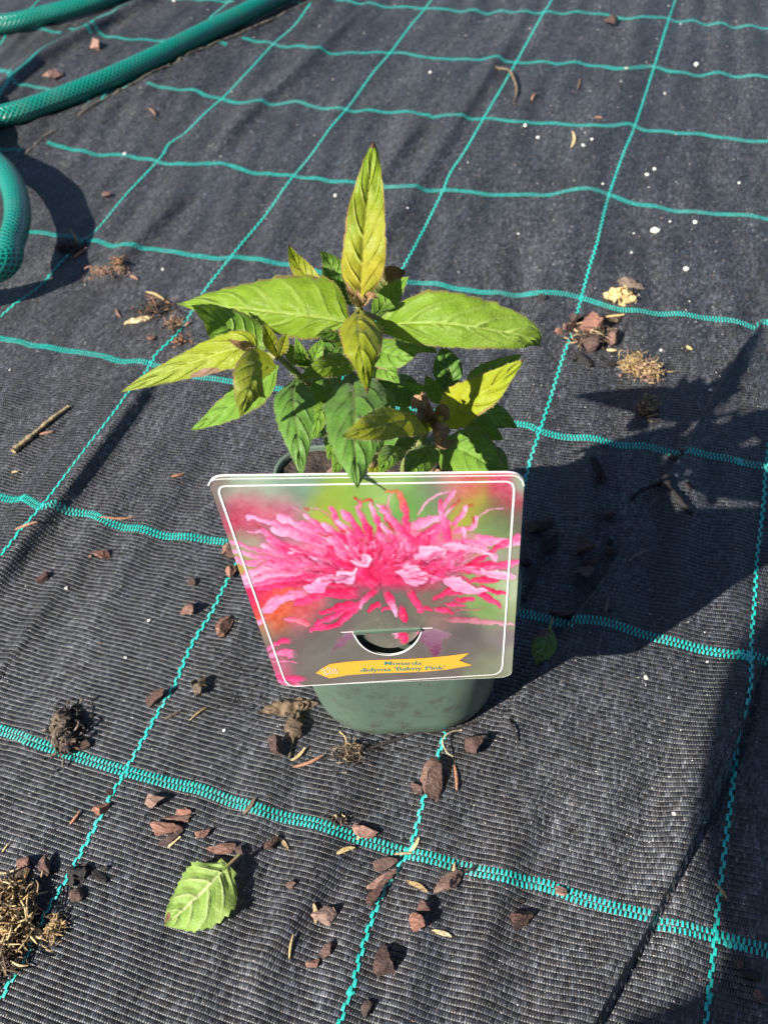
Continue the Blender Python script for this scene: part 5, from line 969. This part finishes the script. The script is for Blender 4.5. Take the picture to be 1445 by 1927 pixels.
fibres(1190, 694, 54, 52, 'straw', 'pale fibrous straw clump right of the litter pile', 190, mats=['straw', 'straw', 'tan'], seed=21, tall=.6)
fibres(1222, 706, 50, 44, 'straw', 'frayed straw tuft touching the plant shadow', 150, mats=['straw', 'tan', 'wood'], seed=22, tall=.55)
fibres(1216, 772, 56, 54, 'dleaf', 'dark frayed straw tuft inside the plant shadow', 130, mats=['dleaf', 'straw', 'dleaf'], seed=23, tall=.6)
fibres(1268, 862, 34, 20, 'dleaf', 'little straw tuft on the fold in the plant shadow', 40, mats=['dleaf', 'grey'], seed=24, tall=.4, crumbs=6)
fibres(1130, 900, 26, 26, 'black', 'dark little root tuft in the plant shadow', 40, mats=['dleaf', 'black'], seed=25, tall=.4, crumbs=6)
fibres(658, 1420, 70, 46, 'dleaf', 'brown root tuft below the pot front', 170, mats=['dleaf', 'wood', 'black'], seed=26, tall=.6, thick=.0002)
fibres(130, 1385, 56, 104, 'dleaf', 'withered brown stalk clump on the left teal band', 150, mats=['dleaf', 'grey', 'black'], seed=27, tall=.8, crumbs=70, thick=.0005)
crumple(122, 1372, 84, 44, 75, 'dleaf', 'crumpled brown leaf inside the withered stalk clump', seed=54, tall=.7)
chip(134, 1396, 56, 22, 70, 'dark', 'upright dark bark splinter inside the withered stalk clump')
fibres(14, 1735, 120, 130, 'straw', 'big matted straw clump at the end of the teal thread', 900, mats=['straw', 'straw', 'straw', 'wood', 'dleaf'], seed=28, tall=.5, crumbs=80, thick=.00036)
crumple(18, 1690, 70, 30, 20, 'straw', 'pale straw-coloured leaf scrap on the matted straw clump', seed=51, tall=.7)
crumple(62, 1757, 60, 20, -15, 'straw', 'curved straw-coloured leaf scrap at the straw clump edge', seed=52, tall=.5)
crumple(12, 1765, 60, 26, 50, 'wood', 'tan leaf scrap in the middle of the straw clump', seed=53, tall=.9)
fibres(15, 1800, 80, 80, 'dleaf', 'brown crumbly root clump below the straw', 130, mats=['dleaf', 'dark'], seed=29, tall=.6, crumbs=120)
fibres(105, 1750, 46, 56, 'straw', 'small straw tuft beside the teal thread', 130, mats=['straw', 'wood'], seed=30, tall=.6)
fibres(292, 585, 90, 60, 'dleaf', 'brown litter tuft left behind the broad leaf', 70, mats=['dleaf', 'black', 'orange'], seed=31, tall=.3, crumbs=90, thick=.0003)
fibres(328, 612, 44, 50, 'orange', 'reddish litter tuft on the teal thread behind leaves', 60, mats=['orange', 'red', 'straw'], seed=32, tall=.4, crumbs=40)
fibres(340, 645, 34, 40, 'orange', 'orange needle tuft above the left leaf', 26, mats=['orange'], seed=33, tall=.6, crumbs=8, thick=.0004)
fibres(226, 497, 34, 34, 'orange', 'orange needle tuft near the back teal band', 26, mats=['orange'], seed=34, tall=.6, crumbs=20, thick=.0004)
fibres(130, 466, 80, 40, 'dleaf', 'brown crumb patch on the teal band by the hose', 40, mats=['dleaf', 'orange', 'black'], seed=35, tall=.3, crumbs=90, thick=.0003)
fibres(200, 510, 100, 40, 'tan', 'scattered tan crumbs below the back teal band', 26, mats=['straw', 'orange'], seed=36, tall=.15, crumbs=60, thick=.0003)
fibres(1110, 632, 90, 70, 'dleaf', 'tangled brown litter pile on the teal thread', 120, mats=['dleaf', 'straw', 'wood', 'dark'], seed=37, tall=.35, crumbs=90, thick=.0004)
fibres(636, 1545, 50, 26, 'dleaf', 'thin dry rootlets on the teal band', 22, mats=['straw', 'black', 'dleaf'], seed=38, tall=.6, crumbs=10, thick=.0003)
fibres(203, 8, 34, 20, 'orange', 'orange needle tuft behind the far hose', 26, mats=['orange'], seed=39, tall=.5, crumbs=6, thick=.0005)
fibres(870, 1640, 60, 20, 'dleaf', 'dark little rootlet beside the long pale bark', 10, mats=['dleaf', 'grey'], seed=40, tall=.4, crumbs=4, thick=.00025)
# --- pale grit
PG = [(1232, 437, 19), (1307, 420, 10), (1290, 508, 12), (988, 238, 9), (1012, 260, 8), (1097, 275, 9), (1113, 263, 7), (1134, 347, 6), (1217, 330, 9), (1231, 319, 7), (1309, 124, 11), (810, 137, 7), (632, 370, 11), (767, 393, 7), (236, 291, 9), (177, 892, 7), (1215, 1276, 12), (1330, 1246, 6), (1268, 1532, 9), (1324, 1548, 7), (126, 1108, 8), (237, 1238, 7), (423, 1375, 8), (307, 508, 7), (975, 441, 6), (1260, 418, 6), (1243, 660, 7), (1336, 735, 8), (1178, 130, 8), (1250, 177, 6), (1390, 345, 6), (330, 3, 10), (282, 1168 - 0, 8), (20, 697, 6), (1192, 440, 5), (1188, 476, 6), (886, 1215, 5)]
for u, v, d in PG:
    rnd = np.random.default_rng(int(u)); c = G(u, v); r = d * mpp(c) / 2 * .78; V, Fc = ICO2
    V = V * (1 + .22 * rnd.normal(0, 1, (len(V), 1)).clip(-1, 1)) * np.array([1.15, .9, .7]) * r; V[:, 2] += .55 * r
    o = mesh('perlite_grain', V, Fc, MC['perl'], smooth=False); o.location = c; o.rotation_euler[2] = rnd.uniform(0, 6)
    tag(o, 'large white perlite pebble right of the back teal thread' if u == 1232 else 'small white grain of perlite lying on the fabric', 'grain', 'white perlite grains')
# --- grit and humus dust nobody could count
def scatter(name, n, cen, cols, label_, seed, smin, smax, mat):
    rnd = np.random.default_rng(seed); V, Fc = [], []; T0 = np.array([(1, 0, -.7), (-.5, .87, -.7), (-.5, -.87, -.7), (0, 0, 1.0)])
    pts = []
    while len(pts) < n:
        if cen is None: p = (rnd.uniform(-40, 1480), rnd.uniform(0, 1927))
        else: k = rnd.integers(len(cen)); p = (cen[k][0] + rnd.normal(0, cen[k][2]), cen[k][1] + rnd.normal(0, cen[k][3]))
        pts.append(un(*p)[:2])
    pts = np.array(pts); z = hgt(pts)
    for k, (x, y) in enumerate(pts):
        r = rnd.uniform(smin, smax) * (1 if rnd.uniform() < .9 else 1.7) * (.7 + .75 * max(0., y - .1) if cen is None else 1); a = rnd.uniform(0, 6.3); c, s = math.cos(a), math.sin(a); q = T0 * rnd.uniform(.5, 1.2, (4, 1)) * r
        q = np.column_stack([q[:, 0] * c - q[:, 1] * s, q[:, 0] * s + q[:, 1] * c, q[:, 2] * .7]) + np.array([x, y, z[k] + r * .45]); o = len(V); V += list(q); Fc += [(o, o + 1, o + 3), (o + 1, o + 2, o + 3), (o + 2, o, o + 3), (o, o + 2, o + 1)]
    o = mesh(name, V, Fc, MC[mat], smooth=False); tag(o, label_, 'grit', kind='stuff')
scatter('pale_grit', 3800, None, None, 'tiny pale grit scattered over the black fabric', 1, .00016, .00042, 'perl')
scatter('bark_dust', 1500, None, None, 'tiny brown bark dust scattered over the fabric', 2, .0002, .0006, 'tan')
scatter('humus_crumbs', 1700, [(480, 1300, 26, 40), (450, 1330, 30, 20), (300, 585, 40, 25), (190, 1600, 60, 60), (270, 1500, 60, 30), (650, 1400, 90, 16), (380, 740, 40, 30), (350, 960, 30, 90), (1090, 640, 40, 40), (140, 470, 50, 30), (720, 1640, 60, 60), (60, 1540, 60, 60), (1080, 1060, 60, 60), (100, 1700, 50, 60), (450, 1250, 30, 40)], None, 'dark humus crumbs sprinkled around the pot', 3, .0002, .0008, 'black')
# --- fallen leaves
def fallen(pts, wpx, mat, label_, lift, **kw):
    C = []
    for (u, v, z) in pts: g_ = un(u, v, z); g_[2] = z; C.append(g_)
    c = C[1]; V, Fc, UV, nf = leaf_mesh(C, wpx * mpp(c) / 2, (.0, -.1, 1), hairs=40, **kw)
    zf = hgt(V[:, :2]) + .0012; V[:, 2] = np.maximum(V[:, 2], zf); a = C[0].copy(); a[2] = float(hgt(a[None, :2])[0])
    stk = smooth_path(np.array([C[0] + nrm(C[0] - C[1]) * .007 + np.array([0, 0, -.001]), C[0], C[0] * .7 + C[1] * .3 + np.array([0, 0, .0006])]), 8); 
    root = empty('fallen_leaf', tuple(a)); tag(root, label_, 'leaf'); inv = Matrix.Translation(-Vector(a))
    o = mesh('blade', V, Fc, LM[mat], root, uv=UV); o.matrix_parent_inverse = inv; o.data.materials.append(MAT_HAIR); mi = np.zeros(len(o.data.polygons), np.int32); mi[nf:] = 1; o.data.polygons.foreach_set('material_index', mi)
    Vs, Fs = tube(stk, .0008, 6); o = mesh('leaf_stalk', Vs, Fs, MAT_STEM, root); o.matrix_parent_inverse = inv
fallen([(430, 1628, .010), (398, 1662, .010), (350, 1705, .007), (308, 1741, .003)], 126, 'fallen', 'pale green fallen leaf showing its veins, on the fabric', .01, fold=.05, droop=.16, wide=.42, quilt=.12, nv=5.0, serr=.10, wave=.06, nu=56, nt=27, asym=(1.05, .95), base_w=.35)
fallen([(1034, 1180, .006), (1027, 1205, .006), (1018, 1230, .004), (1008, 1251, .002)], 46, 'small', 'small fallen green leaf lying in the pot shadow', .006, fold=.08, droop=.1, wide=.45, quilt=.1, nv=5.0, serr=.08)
# --- bark and straw on the soil in the pot
SI = np.random.default_rng(77); pc = []
for k in range(34):
    u, v = SI.uniform(530, 945), SI.uniform(820, 905); P = un(u, v, POT_H - .002); q = P - POT; c, s = math.cos(POT_YAW), math.sin(POT_YAW); lx, ly = q[0] * c + q[1] * s, -q[0] * s + q[1] * c
    if max(abs(lx), abs(ly)) > .047: continue
    V, Fc = ICO2; V = V.copy()
    for _ in range(8): n = nrm(SI.normal(0, 1, 3)); dd = V @ n - SI.uniform(.4, .8); V = V - np.where(dd > 0, dd, 0)[:, None] * n
    sz = SI.uniform(.003, .007); V = V * np.array([sz, sz * .5, sz * .35]); a = SI.uniform(0, 6.3); V = np.column_stack([V[:, 0] * math.cos(a) - V[:, 1] * math.sin(a), V[:, 0] * math.sin(a) + V[:, 1] * math.cos(a), V[:, 2]])
    o = mesh('bark_mulch', V, Fc, MC[['red', 'dark', 'wood', 'tan'][SI.integers(4)]], smooth=False); o.location = (P[0], P[1], POT_H - .002); tag(o, 'piece of brown bark mulch on the soil inside the pot', 'bark chip', 'bark mulch inside the pot')
# ------------------------------------------------------------------ the photographer, crouching behind the camera (out of frame; casts the shadow on the right)
def cloth(name, col, rough=.8):
    m = NT(name); n = m.noise(m.obj(), 40, 4); m.set(Base_Color=m.mix(m.math('MULTIPLY', n, .5), col, tuple(x * .6 for x in col)), Roughness=rough); return m.m
J = dict(pelvis=(.02, -.80, .40, .15), waist=(.0, -.74, .56, .14), chest=(-.04, -.60, .76, .15), neck=(-.02, -.50, .90, .06), head0=(.0, -.46, .98, .075), head1=(.02, -.42, 1.06, .09), head2=(.02, -.42, 1.14, .06),
 lsh=(-.235, -.52, .84, .075), lel=(-.084, -.44, .60, .055), lwr=(.09, -.24, .47, .035), lha=(.16, -.14, .45, .03),
 rsh=(.16, -.52, .84, .075), rel=(.32, -.40, .62, .055), rwr=(.31, -.22, .48, .035), rha=(.28, -.12, .45, .03),
 lhip=(-.06, -.78, .40, .11), lkn=(.004, -.372, .45, .08), lan=(.03, -.56, .09, .045), lto=(.03, -.40, .035, .035),
 rhip=(.12, -.78, .38, .11), rkn=(.26, -.44, .12, .075), ran=(.22, -.86, .09, .045), rto=(.22, -.90, .04, .035))
ED = [('pelvis', 'waist'), ('waist', 'chest'), ('chest', 'neck'), ('neck', 'head0'), ('head0', 'head1'), ('head1', 'head2'), ('chest', 'lsh'), ('lsh', 'lel'), ('lel', 'lwr'), ('lwr', 'lha'), ('chest', 'rsh'), ('rsh', 'rel'), ('rel', 'rwr'), ('rwr', 'rha'), ('pelvis', 'lhip'), ('lhip', 'lkn'), ('lkn', 'lan'), ('lan', 'lto'), ('pelvis', 'rhip'), ('rhip', 'rkn'), ('rkn', 'ran'), ('ran', 'rto')]
kx = list(J); me = bpy.data.meshes.new('person'); me.from_pydata([J[k][:3] for k in kx], [(kx.index(a), kx.index(b)) for a, b in ED], [])
person = link('person', me); me.materials.append(cloth('dark_clothes', (.03, .035, .05)))
sk = person.modifiers.new('skin', 'SKIN')
if not me.skin_vertices:
    bpy.context.view_layer.objects.active = person; bpy.ops.mesh.customdata_skin_add()
for i, k in enumerate(kx): me.skin_vertices[0].data[i].radius = (J[k][3], J[k][3])
me.skin_vertices[0].data[kx.index('pelvis')].use_root = True
sb = person.modifiers.new('sub', 'SUBSURF'); sb.levels = 2; sb.render_levels = 2
dg = bpy.context.evaluated_depsgraph_get(); bpy.context.view_layer.update(); ev = bpy.data.meshes.new_from_object(person.evaluated_get(dg))
person.modifiers.clear(); person.data = ev; ev.name = 'person'
for p_ in ev.polygons: p_.use_smooth = True
tag(person, 'crouching person in dark clothes taking the photograph', 'person')
